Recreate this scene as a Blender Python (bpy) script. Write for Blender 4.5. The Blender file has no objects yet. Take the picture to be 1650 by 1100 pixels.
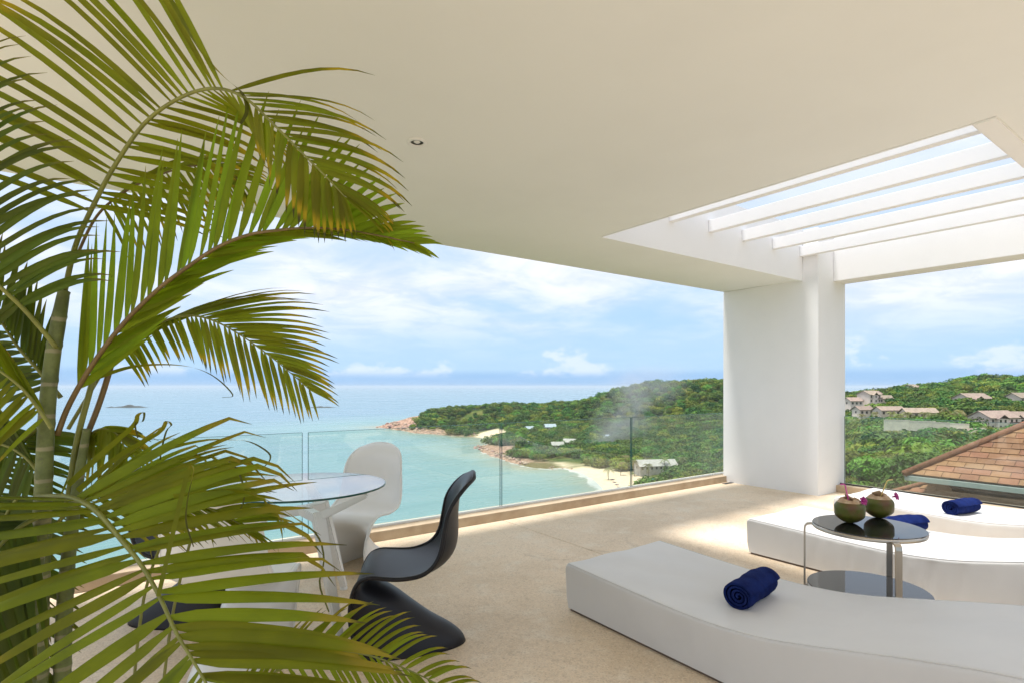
import bpy, bmesh, math, random
import numpy as np
from mathutils import Vector, Matrix

scene = bpy.context.scene
COL = scene.collection
rnd = random.Random(7)

# ------------------------------------------------------------------ camera, world, sun, exposure
F, HY, CX, EYE = 896.0, 622.0, 825.0, 1.3          # focal length in 1650-px units, horizon row, eye height
TH = math.atan(645 / F)                             # the terrace grid is turned this far from the view
CA, SA = math.cos(TH), math.sin(TH)

cam_data = bpy.data.cameras.new("camera")
cam = bpy.data.objects.new("camera", cam_data)
COL.objects.link(cam)
cam.location = (0, 0, EYE)
cam.rotation_euler = (math.radians(90), 0, -TH)
cam_data.sensor_width = 36
cam_data.lens = 36 * F / 1650
cam_data.shift_y = (HY - 550) / 1650
cam_data.clip_start, cam_data.clip_end = 0.05, 200000
scene.camera = cam

SUN_EL = math.radians(79)
# sun direction (towards the sun) in world axes: leaning to -u / +v
sd = Vector((-0.93, 0.37, 0)).normalized() * math.cos(SUN_EL) + Vector((0, 0, math.sin(SUN_EL)))
sun_data = bpy.data.lights.new("sun", 'SUN')
sun_data.energy = 2.15
sun_data.angle = math.radians(8)
sun_data.color = (1.0, 0.965, 0.92)
sun = bpy.data.objects.new("sun", sun_data)
COL.objects.link(sun)
sun.rotation_euler = (-sd).to_track_quat('-Z', 'Y').to_euler()
sun.location = (0, 0, 60)

world = bpy.data.worlds.new("World")
scene.world = world
world.use_nodes = True


def NT(tree):
    tree.nodes.clear()
    N, L = tree.nodes, tree.links

    def node(t, **kw):
        n = N.new(t)
        for k, v in kw.items():
            if k.startswith('i_'):
                n.inputs[k[2:].replace('_', ' ')].default_value = v
            else:
                setattr(n, k, v)
        return n
    return node, (lambda a, b: L.new(a, b))


def math_node(node, link, op, a, b=None, clamp=False):
    n = node('ShaderNodeMath', operation=op)
    n.use_clamp = clamp
    for i, v in enumerate((a, b)):
        if v is None:
            continue
        if isinstance(v, (int, float)):
            n.inputs[i].default_value = v
        else:
            link(v, n.inputs[i])
    return n.outputs[0]


def smooth(node, link, v, a, b, lo=0.0, hi=1.0):
    n = node('ShaderNodeMapRange', interpolation_type='SMOOTHSTEP')
    n.inputs['From Min'].default_value = a
    n.inputs['From Max'].default_value = b
    n.inputs['To Min'].default_value = lo
    n.inputs['To Max'].default_value = hi
    link(v, n.inputs['Value'])
    return n.outputs['Result']


def mixc(node, link, fac, a, b, blend='MIX'):
    n = node('ShaderNodeMix', data_type='RGBA', blend_type=blend)
    for sock, v in ((n.inputs['Factor'], fac), (n.inputs['A'], a), (n.inputs['B'], b)):
        if isinstance(v, (int, float)):
            sock.default_value = v
        elif isinstance(v, tuple):
            sock.default_value = (v[0], v[1], v[2], 1) if len(v) == 3 else v
        else:
            link(v, sock)
    return n.outputs['Result']


def build_world():
    node, link = NT(world.node_tree)
    tc = node('ShaderNodeTexCoord')
    sky = node('ShaderNodeTexSky', sky_type='NISHITA')
    sky.sun_disc = False
    sky.sun_elevation = SUN_EL
    sky.sun_rotation = math.atan2(sd.x, sd.y)
    sky.air_density, sky.dust_density, sky.ozone_density = 1.0, 0.6, 3.0
    sep = node('ShaderNodeSeparateXYZ')
    link(tc.outputs['Generated'], sep.inputs[0])
    z = sep.outputs['Z']
    # deck of broken cloud on a high plane
    zz = math_node(node, link, 'MAXIMUM', z, 0.0)
    up = node('ShaderNodeCombineXYZ')
    link(sep.outputs['X'], up.inputs[0]); link(sep.outputs['Y'], up.inputs[1])
    link(math_node(node, link, 'MAXIMUM', z, 0.004), up.inputs[2])
    link(up.outputs[0], sky.inputs['Vector'])
    zo = math_node(node, link, 'ADD', zz, 0.16)
    px = math_node(node, link, 'DIVIDE', sep.outputs['X'], zo)
    py = math_node(node, link, 'DIVIDE', sep.outputs['Y'], zo)
    cmb = node('ShaderNodeCombineXYZ')
    link(px, cmb.inputs[0]); link(py, cmb.inputs[1])
    cmb.inputs[2].default_value = 3.7
    n1 = node('ShaderNodeTexNoise', i_Scale=0.62, i_Detail=7.0, i_Roughness=0.56, i_Distortion=0.35)
    link(cmb.outputs[0], n1.inputs['Vector'])
    n2 = node('ShaderNodeTexNoise', i_Scale=2.4, i_Detail=6.0, i_Roughness=0.6, i_Distortion=0.5)
    link(cmb.outputs[0], n2.inputs['Vector'])
    s = math_node(node, link, 'ADD', n1.outputs['Fac'], math_node(node, link, 'MULTIPLY', n2.outputs['Fac'], 0.22))
    deck = smooth(node, link, s, 0.36, 0.74)
    high = smooth(node, link, z, 0.10, 0.34)
    deck = math_node(node, link, 'MULTIPLY', deck, smooth(node, link, z, 0.03, 0.17, 0.05, 1.0))
    deck = math_node(node, link, 'MAXIMUM', deck, math_node(node, link, 'MULTIPLY', high, 0.62))
    # cumulus heaps low over the sea
    mp = node('ShaderNodeMapping')
    mp.inputs['Scale'].default_value = (5.5, 5.5, 11.0)
    link(tc.outputs['Generated'], mp.inputs['Vector'])
    n3 = node('ShaderNodeTexNoise', i_Scale=1.5, i_Detail=8.0, i_Roughness=0.58)
    link(mp.outputs[0], n3.inputs['Vector'])
    lowb = smooth(node, link, z, 0.012, 0.03)
    lowt = smooth(node, link, z, 0.05, 0.13, 1.0, 0.0)
    cut = math_node(node, link, 'SUBTRACT', n3.outputs['Fac'], math_node(node, link, 'MULTIPLY', z, 1.5))
    cum = smooth(node, link, cut, 0.46, 0.56)
    cum = math_node(node, link, 'MULTIPLY', cum, math_node(node, link, 'MULTIPLY', lowb, lowt))
    cum = math_node(node, link, 'MULTIPLY', cum, 0.55)
    # the clear air between the clouds: azure, paler high up
    blue = mixc(node, link, smooth(node, link, z, 0.0, 0.5), (3.6, 5.6, 7.9), (4.5, 6.0, 7.9))
    blue = mixc(node, link, smooth(node, link, z, 0.018, 0.032, 0.9, 0.0), blue, (2.2, 4.3, 7.4))
    base = mixc(node, link, 0.86, sky.outputs[0], blue)
    shade = mixc(node, link, smooth(node, link, n2.outputs['Fac'], 0.35, 0.62), (6.2, 6.7, 7.9), (7.9, 8.0, 8.4))
    c = mixc(node, link, deck, base, shade)
    c = mixc(node, link, cum, c, (7.2, 7.6, 8.4))
    bg = node('ShaderNodeBackground')
    bg.inputs['Strength'].default_value = 0.05
    link(c, bg.inputs['Color'])
    out = node('ShaderNodeOutputWorld')
    link(bg.outputs[0], out.inputs['Surface'])


build_world()
vs = scene.view_settings
vs.view_transform = 'Standard'
vs.look = 'None'
vs.exposure = 1.45
vs.gamma = 1.0
vs.use_curve_mapping = False
scene.render.engine = 'CYCLES'
cy = scene.cycles
cy.use_denoising = True
cy.max_bounces = 10
cy.diffuse_bounces = 6
cy.transparent_max_bounces = 24
cy.sample_clamp_indirect = 8


# ------------------------------------------------------------------ helpers
def c2w(x, d, z):
    """view-aligned ground coordinates (right, away, up) -> world"""
    return Vector((x * CA + d * SA, -x * SA + d * CA, z))


def far(px, py, d):
    """a point seen at (px, py) standing d metres away"""
    return c2w((px - CX) / F * d, d, EYE - (py - HY) * d / F)


def ground(px, py, z):
    d = (EYE - z) * F / (py - HY)
    return c2w((px - CX) / F * d, d, z)


def tag(o, label=None, cat=None, group=None, kind=None):
    if label: o['label'] = label
    if cat: o['category'] = cat
    if group: o['group'] = group
    if kind: o['kind'] = kind
    return o


def link_obj(name, data, parent=None):
    o = bpy.data.objects.new(name, data)
    COL.objects.link(o)
    if parent is not None:
        o.parent = parent
    return o


def empty(name, loc=(0, 0, 0), rz=0.0):
    o = link_obj(name, None)
    o.empty_display_size = 0.1
    o.location = loc
    o.rotation_euler = (0, 0, rz)
    return o


def mesh(name, verts, faces, m=None, parent=None, smooth_=False):
    me = bpy.data.meshes.new(name)
    me.from_pydata([tuple(v) for v in verts], [], faces)
    if smooth_:
        me.polygons.foreach_set('use_smooth', [True] * len(me.polygons))
    me.update()
    o = link_obj(name, me, parent)
    if m is not None:
        me.materials.append(m)
    return o


def bm_obj(name, bm, m=None, parent=None, smooth_=False):
    me = bpy.data.meshes.new(name)
    bmesh.ops.recalc_face_normals(bm, faces=bm.faces)
    bm.to_mesh(me)
    bm.free()
    if smooth_:
        me.polygons.foreach_set('use_smooth', [True] * len(me.polygons))
    if m is not None:
        me.materials.append(m)
    return link_obj(name, me, parent)


def add_box(bm, a, b, bevel=0.0, seg=2):
    r = bmesh.ops.create_cube(bm, size=1)
    vs_ = r['verts']
    for v in vs_:
        v.co = Vector([a[i] + (v.co[i] + 0.5) * (b[i] - a[i]) for i in range(3)])
    if bevel > 0:
        es = list({e for v in vs_ for e in v.link_edges})
        bmesh.ops.bevel(bm, geom=es, offset=bevel, segments=seg, affect='EDGES', profile=0.7)


def box(name, a, b, m, parent=None, bevel=0.0, seg=2):
    bm = bmesh.new()
    add_box(bm, a, b, bevel, seg)
    return bm_obj(name, bm, m, parent)


def tube(name, pts, radii, m, parent=None, n=10, cap=True):
    pts = [Vector(p) for p in pts]
    if isinstance(radii, (int, float)):
        radii = [radii] * len(pts)
    V, Fc = [], []
    ref = None
    for i, p in enumerate(pts):
        t = (pts[min(i + 1, len(pts) - 1)] - pts[max(i - 1, 0)]).normalized()
        if ref is None:
            ref = t.orthogonal().normalized()
        ref = (ref - t * ref.dot(t)).normalized()
        b = t.cross(ref)
        for k in range(n):
            a = 2 * math.pi * k / n
            V.append(p + (ref * math.cos(a) + b * math.sin(a)) * radii[i])
    for i in range(len(pts) - 1):
        for k in range(n):
            Fc.append((i * n + k, i * n + (k + 1) % n, (i + 1) * n + (k + 1) % n, (i + 1) * n + k))
    if cap:
        Fc.append(tuple(range(n - 1, -1, -1)))
        Fc.append(tuple((len(pts) - 1) * n + k for k in range(n)))
    return mesh(name, V, Fc, m, parent, True)


def lathe(name, prof, m, parent=None, n=32, smooth_=True, cap=False):
    V, Fc = [], []
    for r, z in prof:
        for k in range(n):
            a = 2 * math.pi * k / n
            V.append((r * math.cos(a), r * math.sin(a), z))
    for i in range(len(prof) - 1):
        for k in range(n):
            Fc.append((i * n + k, i * n + (k + 1) % n, (i + 1) * n + (k + 1) % n, (i + 1) * n + k))
    if cap and prof[0][0] > 1e-5: Fc.append(tuple(range(n - 1, -1, -1)))
    if cap and prof[-1][0] > 1e-5: Fc.append(tuple((len(prof) - 1) * n + k for k in range(n)))
    o = mesh(name, V, Fc, m, parent, smooth_)
    return o


def catmull(P, n):
    """resample a polyline of tuples (any dimension) with a Catmull-Rom curve, n points"""
    P = np.array(P, float)
    Q = np.vstack([2 * P[0] - P[1], P, 2 * P[-1] - P[-2]])
    seg = len(P) - 1
    out = []
    for i in range(n):
        t = i / (n - 1) * seg
        k = min(int(t), seg - 1)
        u = t - k
        a, b, c, d = Q[k], Q[k + 1], Q[k + 2], Q[k + 3]
        out.append(0.5 * (2 * b + (c - a) * u + (2 * a - 5 * b + 4 * c - d) * u * u + (3 * b - a - 3 * c + d) * u ** 3))
    return np.array(out)


# ------------------------------------------------------------------ materials
MATS = {}


def mat(name, col, rough=0.5, var=0.0, vscale=4.0, bump=0.0, bscale=200.0, col2=None, metal=0.0, spec=0.5,
        coat=0.0, rand=0.0, detail=5.0, transl=0.0):
    if name in MATS:
        return MATS[name]
    m = bpy.data.materials.new(name)
    m.use_nodes = True
    node, link = NT(m.node_tree)
    out = node('ShaderNodeOutputMaterial')
    p = node('ShaderNodeBsdfPrincipled')
    p.inputs['Roughness'].default_value = rough
    p.inputs['Metallic'].default_value = metal
    p.inputs['Specular IOR Level'].default_value = spec
    p.inputs['Coat Weight'].default_value = coat
    tc = node('ShaderNodeTexCoord')
    c = None
    if var or col2:
        n = node('ShaderNodeTexNoise', i_Scale=vscale, i_Detail=detail, i_Roughness=0.6)
        link(tc.outputs['Object'], n.inputs['Vector'])
        b = col2 if col2 else tuple(max(0, x * (1 - var)) for x in col)
        c = mixc(node, link, smooth(node, link, n.outputs['Fac'], 0.35, 0.68), col, b)
    if rand:
        oi = node('ShaderNodeObjectInfo')
        h = node('ShaderNodeHueSaturation')
        link(smooth(node, link, oi.outputs['Random'], 0, 1, 0.5 - rand * 0.06, 0.5 + rand * 0.06), h.inputs['Hue'])
        r2 = math_node(node, link, 'FRACT', math_node(node, link, 'MULTIPLY', oi.outputs['Random'], 7.31))
        link(smooth(node, link, r2, 0, 1, 1 - rand * 0.45, 1 + rand * 0.45), h.inputs['Value'])
        if c is None:
            h.inputs['Color'].default_value = (*col, 1)
        else:
            link(c, h.inputs['Color'])
        c = h.outputs['Color']
    if c is None:
        p.inputs['Base Color'].default_value = (*col, 1)
    else:
        link(c, p.inputs['Base Color'])
    if bump:
        n = node('ShaderNodeTexNoise', i_Scale=bscale, i_Detail=3.0)
        link(tc.outputs['Object'], n.inputs['Vector'])
        bp = node('ShaderNodeBump')
        bp.inputs['Strength'].default_value = bump
        bp.inputs['Distance'].default_value = 0.01
        link(n.outputs['Fac'], bp.inputs['Height'])
        link(bp.outputs[0], p.inputs['Normal'])
    sh = p.outputs[0]
    if transl:
        t = node('ShaderNodeBsdfTranslucent')
        if c is None:
            t.inputs['Color'].default_value = (*col, 1)
        else:
            link(c, t.inputs['Color'])
        mx = node('ShaderNodeMixShader')
        mx.inputs[0].default_value = transl
        link(sh, mx.inputs[1]); link(t.outputs[0], mx.inputs[2])
        sh = mx.outputs[0]
    link(sh, out.inputs['Surface'])
    MATS[name] = m
    return m


def glass_mat(name, tint, rough=0.0, refl=1.0, film=0.02):
    """clear pane: passes light straight on, tinted, with a Fresnel reflection"""
    m = bpy.data.materials.new(name)
    m.use_nodes = True
    node, link = NT(m.node_tree)
    out = node('ShaderNodeOutputMaterial')
    t = node('ShaderNodeBsdfTransparent')
    t.inputs['Color'].default_value = (*tint, 1)
    g = node('ShaderNodeBsdfGlossy')
    g.inputs['Roughness'].default_value = rough
    fr = node('ShaderNodeFresnel')
    gm = node('ShaderNodeNewGeometry')
    link(smooth(node, link, gm.outputs['Backfacing'], 0, 1, 1.5, 1 / 1.5), fr.inputs['IOR'])
    mx = node('ShaderNodeMixShader')
    link(math_node(node, link, 'MULTIPLY', fr.outputs[0], refl), mx.inputs[0])
    df = node('ShaderNodeBsdfDiffuse')
    df.inputs['Color'].default_value = (.8, .85, .83, 1)
    nz = node('ShaderNodeTexNoise', i_Scale=3.0, i_Detail=6.0, i_Roughness=.7)
    m2 = node('ShaderNodeMixShader')
    link(smooth(node, link, nz.outputs['Fac'], .35, .75, film * .5, film * 1.8), m2.inputs[0])
    link(t.outputs[0], m2.inputs[1]); link(df.outputs[0], m2.inputs[2])
    link(m2.outputs[0], mx.inputs[1]); link(g.outputs[0], mx.inputs[2])
    link(mx.outputs[0], out.inputs['Surface'])
    return m


M_WHITE = mat('white_render', (0.845, 0.85, 0.855), 0.75, var=0.03, vscale=1.5, bump=0.05, bscale=60)
M_CEIL = mat('cream_ceiling_paint', (0.815, 0.835, 0.835), 0.8, var=0.04, vscale=0.7, bump=0.12, bscale=2.2)
M_FASCIA = mat('white_fascia_paint', (0.845, 0.85, 0.86), 0.7, var=0.02, vscale=2, bump=0.03, bscale=50)
M_KERB = mat('kerb_stone', (0.50, 0.40, 0.28), 0.8, col2=(0.40, 0.30, 0.20), vscale=3.5, bump=0.25, bscale=120)
M_GLASS = glass_mat('balustrade_glass', (0.945, 0.985, 0.965))
M_GLASSEDGE = mat('glass_edge_green', (0.02, 0.09, 0.075), 0.15)
M_ALU = mat('white_channel_metal', (0.75, 0.75, 0.74), 0.35)
M_STEEL = mat('brushed_nickel', (0.50, 0.45, 0.38), 0.28, metal=1.0)
M_TABLEGLASS = glass_mat('table_glass', (0.93, 0.98, 0.97), refl=1.6)
M_BLACKGLASS = mat('black_mirror_glass', (0.012, 0.013, 0.016), 0.02, spec=0.6)
M_WPLASTIC = mat('white_plastic', (0.80, 0.80, 0.785), 0.32, var=0.02, vscale=5)
M_BPLASTIC = mat('black_plastic', (0.009, 0.0085, 0.0112), 0.40, spec=0.35, var=0.25, vscale=6, bump=0.03, bscale=400)
M_WLACQ = mat('white_lacquer', (0.80, 0.80, 0.80), 0.25)
M_CUSHION = mat('white_leatherette', (0.69, 0.685, 0.675), 0.50, var=0.06, vscale=1.6, bump=0.22, bscale=7)
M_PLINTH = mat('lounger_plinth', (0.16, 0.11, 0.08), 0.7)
M_TOWEL = mat('blue_terry', (0.012, 0.028, 0.155), 0.95, col2=(0.007, 0.015, 0.09), vscale=14, bump=0.9, bscale=420, spec=0.1)
M_HUSK = mat('coconut_husk', (0.085, 0.105, 0.010), 0.45, col2=(0.13, 0.055, 0.020), vscale=13, bump=0.2, bscale=60)
M_FLESH = mat('coconut_pith', (0.55, 0.42, 0.27), 0.8, col2=(0.40, 0.25, 0.14), vscale=25, bump=0.3, bscale=80)
M_PINK = mat('pink_straw', (0.75, 0.08, 0.42), 0.4)
M_YEL = mat('yellow_straw', (0.72, 0.55, 0.18), 0.4)
M_ORCHID = mat('orchid_petals', (0.42, 0.02, 0.20), 0.6, col2=(0.22, 0.01, 0.12), vscale=60)
M_DARK = mat('dark_metal', (0.03, 0.03, 0.03), 0.5)


def floor_mat():
    m = bpy.data.materials.new('washed_pebble_floor')
    m.use_nodes = True
    node, link = NT(m.node_tree)
    out = node('ShaderNodeOutputMaterial')
    p = node('ShaderNodeBsdfPrincipled')
    p.inputs['Roughness'].default_value = 0.62
    p.inputs['Specular IOR Level'].default_value = 0.35
    geo = node('ShaderNodeNewGeometry')
    n1 = node('ShaderNodeTexNoise', i_Scale=0.9, i_Detail=6.0, i_Roughness=0.62)
    n2 = node('ShaderNodeTexNoise', i_Scale=5.0, i_Detail=5.0, i_Roughness=0.6)
    v = node('ShaderNodeTexVoronoi', i_Scale=150.0)
    v2 = node('ShaderNodeTexVoronoi', i_Scale=55.0)
    for n in (n1, n2, v, v2):
        link(geo.outputs['Position'], n.inputs['Vector'])
    c = mixc(node, link, smooth(node, link, n1.outputs['Fac'], 0.36, 0.64), (0.80, 0.645, 0.47), (0.67, 0.525, 0.365))
    c = mixc(node, link, smooth(node, link, n2.outputs['Fac'], 0.48, 0.72, 0, 0.65), c, (0.80, 0.71, 0.57))
    n5 = node('ShaderNodeTexNoise', i_Scale=2.1, i_Detail=9.0, i_Roughness=0.72, i_Distortion=1.2)
    link(geo.outputs['Position'], n5.inputs['Vector'])
    c = mixc(node, link, smooth(node, link, n5.outputs['Fac'], 0.56, 0.70, 0, 0.5), c, (0.46, 0.345, 0.235))
    sp = node('ShaderNodeSeparateColor')
    link(v.outputs['Color'], sp.inputs[0])
    c = mixc(node, link, smooth(node, link, sp.outputs[0], 0.0, 1.0, 0.0, 0.42), c, mixc(node, link, sp.outputs[1], (0.30, 0.21, 0.125), (0.85, 0.76, 0.61)))
    sp2 = node('ShaderNodeSeparateColor')
    link(v2.outputs['Color'], sp2.inputs[0])
    c = mixc(node, link, smooth(node, link, sp2.outputs[0], 0.85, 0.95, 0.0, 0.14), c, (0.30, 0.21, 0.13))
    link(c, p.inputs['Base Color'])
    bp = node('ShaderNodeBump')
    bp.inputs['Strength'].default_value = 0.35
    bp.inputs['Distance'].default_value = 0.004
    link(v.outputs['Distance'], bp.inputs['Height'])
    link(bp.outputs[0], p.inputs['Normal'])
    link(p.outputs[0], out.inputs['Surface'])
    return m


M_FLOOR = floor_mat()

# ------------------------------------------------------------------ large structure: sea, land
SEA = -55.0
shore_px = [(606, 687), (625, 690), (650, 693.5), (668, 697.5), (692, 698.5), (720, 700.5), (750, 702.5), (776, 704.5),
            (792, 708), (788, 712), (770, 721), (774, 727), (790, 734), (808, 740), (830, 748), (850, 753), (880, 756),
            (905, 754.5), (928, 762), (946, 774), (957, 786), (956, 798)]
poly = []
for px, py in shore_px:
    d = (EYE - SEA) * F / (py - HY)
    poly.append(((px - CX) / F * d, d))
poly += [(30, 240), (10, 190), (-25, 150), (-90, 115), (-220, 70), (-400, 20), (-500, -200), (1600, -200), (1600, 620),
         (900, 800), (560, 900), (250, 980), (20, 960), (-120, 880)]
poly = np.array(poly)


def signed_dist(X, Y):
    """distance to the coast, positive on land"""
    P, Q = poly, np.roll(poly, -1, 0)
    best = np.full(X.shape, 1e9)
    ins = np.zeros(X.shape, bool)
    for (x0, y0), (x1, y1) in zip(P, Q):
        dx, dy = x1 - x0, y1 - y0
        t = np.clip(((X - x0) * dx + (Y - y0) * dy) / (dx * dx + dy * dy), 0, 1)
        best = np.minimum(best, np.hypot(X - x0 - t * dx, Y - y0 - t * dy))
        c = ((y0 > Y) != (y1 > Y))
        with np.errstate(divide='ignore', invalid='ignore'):
            ins ^= c & (X < (x1 - x0) * (Y - y0) / (y1 - y0 + 1e-12) + x0)
    return np.where(ins, best, -best)


ctrl = []                                            # (x, d, z) of points known on the land


def cp(px, py, d):
    ctrl.append(((px - CX) / F * d, d, EYE - (py - HY) * d / F))


for i in range(0, 22):
    ctrl.append((poly[i][0], poly[i][1], SEA - 0.2))
for a in [(640, 679, 775), (660, 671, 772), (690, 666, 770), (727, 662, 765), (765, 658, 760), (800, 656, 745), (836, 657, 735), (860, 661, 725),
          (891, 653, 720), (910, 655, 715), (937, 653, 700), (955, 646, 690), (986, 633, 675), (1044, 622, 640),
          (1102, 621, 620), (1149, 617, 600), (1230, 618, 570), (1300, 635, 540), (1362, 652, 520),
          (800, 690, 640), (840, 700, 570), (880, 715, 500), (920, 735, 430), (760, 690, 690), (900, 690, 600),
          (960, 700, 520), (1000, 745, 395), (980, 765, 345), (1010, 775, 320), (1060, 765, 335), (1120, 750, 350), (1161, 735, 370),
          (1050, 700, 500), (1120, 690, 480), (1200, 700, 420), (1000, 790, 285), (1060, 800, 270), (1130, 800, 260),
          (1400, 660, 400), (1450, 650, 420), (1380, 648, 430), (1470, 630, 460), (1520, 632, 480), (1560, 620, 490), (1595, 608, 500), (1640, 607, 500), (1750, 600, 500),
          (1430, 695, 275), (1500, 700, 268), (1600, 715, 262), (1560, 680, 300), (1600, 672, 310), (1480, 682, 310),
          (1590, 645, 385), (1650, 655, 360), (1400, 730, 170), (1460, 735, 150), (1380, 790, 70), (1450, 800, 75), (1600, 790, 140), (1750, 760, 160),
          (1400, 860, 40), (1300, 900, 45), (1250, 780, 200), (1300, 740, 280)]:
    cp(*a)
ctrl += [(0, 14, -6), (-30, 10, -8), (30, 20, -8), (-60, 40, -24), (0, 50, -25), (50, 60, -22), (0, 110, -43), (-60, 90, -46),
         (60, 130, -38), (90, 190, -44), (40, 190, -52), (0, -20, -4), (-150, -50, -20), (100, -50, 5), (16, 12, -4.5), (14, 6, -4), (26, 14, -6.5), (45, 25, -8), (300, -50, 10),
         (400, 850, SEA + 8), (700, 700, SEA + 10), (150, 900, SEA + 4), (0, 880, SEA + 4), (900, 500, -10), (700, 300, 5),
         (500, 100, 5), (800, -100, 10), (340, 640, -28), (480, 620, -18)]
ctrl = np.array(ctrl, float)


def rbf_fit(C):
    n = len(C)
    D = np.hypot(C[:, None, 0] - C[None, :, 0], C[:, None, 1] - C[None, :, 1])
    A = np.zeros((n + 1, n + 1))
    A[:n, :n] = D
    A[:n, n] = A[n, :n] = 1
    A[:n, :n] -= np.eye(n) * 1.5
    return np.linalg.solve(A, np.append(C[:, 2], 0))


W_RBF = rbf_fit(ctrl)


def wob(X, Y, s, k):
    r = np.random.RandomState(k)
    o = np.zeros(np.shape(X))
    for i in range(6):
        a = r.rand() * 6.28
        w = 2 * math.pi / (s * (0.5 + r.rand()))
        o = o + np.sin((X * math.cos(a) + Y * math.sin(a)) * w + r.rand() * 6.28)
    return o / 6


def height(X, Y):
    X, Y = np.asarray(X, float), np.asarray(Y, float)
    s = X.shape
    x, y = X.ravel(), Y.ravel()
    z = np.full(x.shape, W_RBF[-1])
    for (cx, cy_, _), w in zip(ctrl, W_RBF[:-1]):
        z += w * np.hypot(x - cx, y - cy_)
    z = z.reshape(s)
    sdist = signed_dist(X, Y)
    z = z + wob(X, Y, 60, 3) * 1.6 * np.clip(sdist / 60, 0, 1) * np.clip(Y / 150, 0.1, 1)
    rocky = np.exp(-((X + 110) ** 2 + (Y - 720) ** 2) / 130 ** 2) + np.exp(-((X + 15) ** 2 + (Y - 470) ** 2) / 60 ** 2)
    rocky = np.clip(rocky, 0, 1)
    lim = SEA - 0.6 + np.where(sdist > 0, sdist * (0.12 + 0.6 * rocky), sdist * 0.25)
    lim = lim + rocky * (wob(X, Y, 14, 9) + wob(X, Y, 5, 11)) * 1.5
    z = np.minimum(z, np.where(sdist < 60, lim, 1e9))
    return np.where(sdist < 0, np.minimum(z, lim), np.maximum(z, np.minimum(lim, SEA + 1.0)))


def land_mat():
    m = bpy.data.materials.new('land_surface')
    m.use_nodes = True
    node, link = NT(m.node_tree)
    out = node('ShaderNodeOutputMaterial')
    p = node('ShaderNodeBsdfPrincipled')
    p.inputs['Roughness'].default_value = 0.9
    p.inputs['Specular IOR Level'].default_value = 0.15
    at_ = node('ShaderNodeAttribute', attribute_name='cover')
    sp = node('ShaderNodeSeparateColor')
    link(at_.outputs['Color'], sp.inputs[0])
    geo = node('ShaderNodeNewGeometry')
    n1 = node('ShaderNodeTexNoise', i_Scale=0.05, i_Detail=8.0, i_Roughness=0.65)
    n2 = node('ShaderNodeTexNoise', i_Scale=0.35, i_Detail=8.0, i_Roughness=0.7)
    link(geo.outputs['Position'], n1.inputs['Vector'])
    link(geo.outputs['Position'], n2.inputs['Vector'])
    green = mixc(node, link, smooth(node, link, n1.outputs['Fac'], 0.38, 0.62), (0.045, 0.085, 0.012), (0.12, 0.13, 0.03))
    rock = mixc(node, link, smooth(node, link, n2.outputs['Fac'], 0.38, 0.62), (0.48, 0.31, 0.22), (0.16, 0.10, 0.065))
    sand = mixc(node, link, smooth(node, link, n2.outputs['Fac'], 0.3, 0.7), (0.70, 0.57, 0.40), (0.62, 0.49, 0.33))
    c = mixc(node, link, sp.outputs[0], green, rock)
    c = mixc(node, link, sp.outputs[1], c, sand)
    wet = mixc(node, link, n2.outputs['Fac'], (0.10, 0.085, 0.03), (0.18, 0.15, 0.06))
    c = mixc(node, link, sp.outputs[2], c, wet)
    link(c, p.inputs['Base Color'])
    bp = node('ShaderNodeBump')
    bp.inputs['Strength'].default_value = 0.8
    bp.inputs['Distance'].default_value = 1.5
    link(n2.outputs['Fac'], bp.inputs['Height'])
    link(bp.outputs[0], p.inputs['Normal'])
    link(p.outputs[0], out.inputs['Surface'])
    return m


def blob(X, Y, px, py, rx, ry=None):
    d = (EYE - SEA) * F / (py - HY)
    x = (px - CX) / F * d
    return np.exp(-(((X - x) / rx) ** 2 + ((Y - d) / (ry or rx)) ** 2))


def cover_of(X, Y, sdist):
    rock = blob(X, Y, 640, 689, 42, 70) * 1.3 + blob(X, Y, 690, 697, 45, 22) + blob(X, Y, 790, 727, 30, 45) * 1.4 + blob(X, Y, 830, 745, 28, 22)
    rock += np.clip(1 - sdist / 9, 0, 1) * 0.9
    sand = blob(X, Y, 790, 704, 18, 26) * 1.8 + blob(X, Y, 950, 772, 26, 45) * 1.7 + blob(X, Y, 985, 782, 22, 30) * 1.4 + blob(X, Y, 900, 748, 18, 14) * .5
    reef = blob(X, Y, 862, 751, 17, 16) * 1.6
    rock = rock + 0.35 * wob(X, Y, 18, 21) * (rock > 0.15)
    rock = np.clip((rock - 0.35) * 2.2, 0, 1)
    sand = np.clip((sand + 0.25 * wob(X, Y, 12, 22) - 0.45) * 3.0, 0, 1)
    reef = np.clip((reef - 0.5) * 2.5, 0, 1)
    return rock, sand, reef


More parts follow.
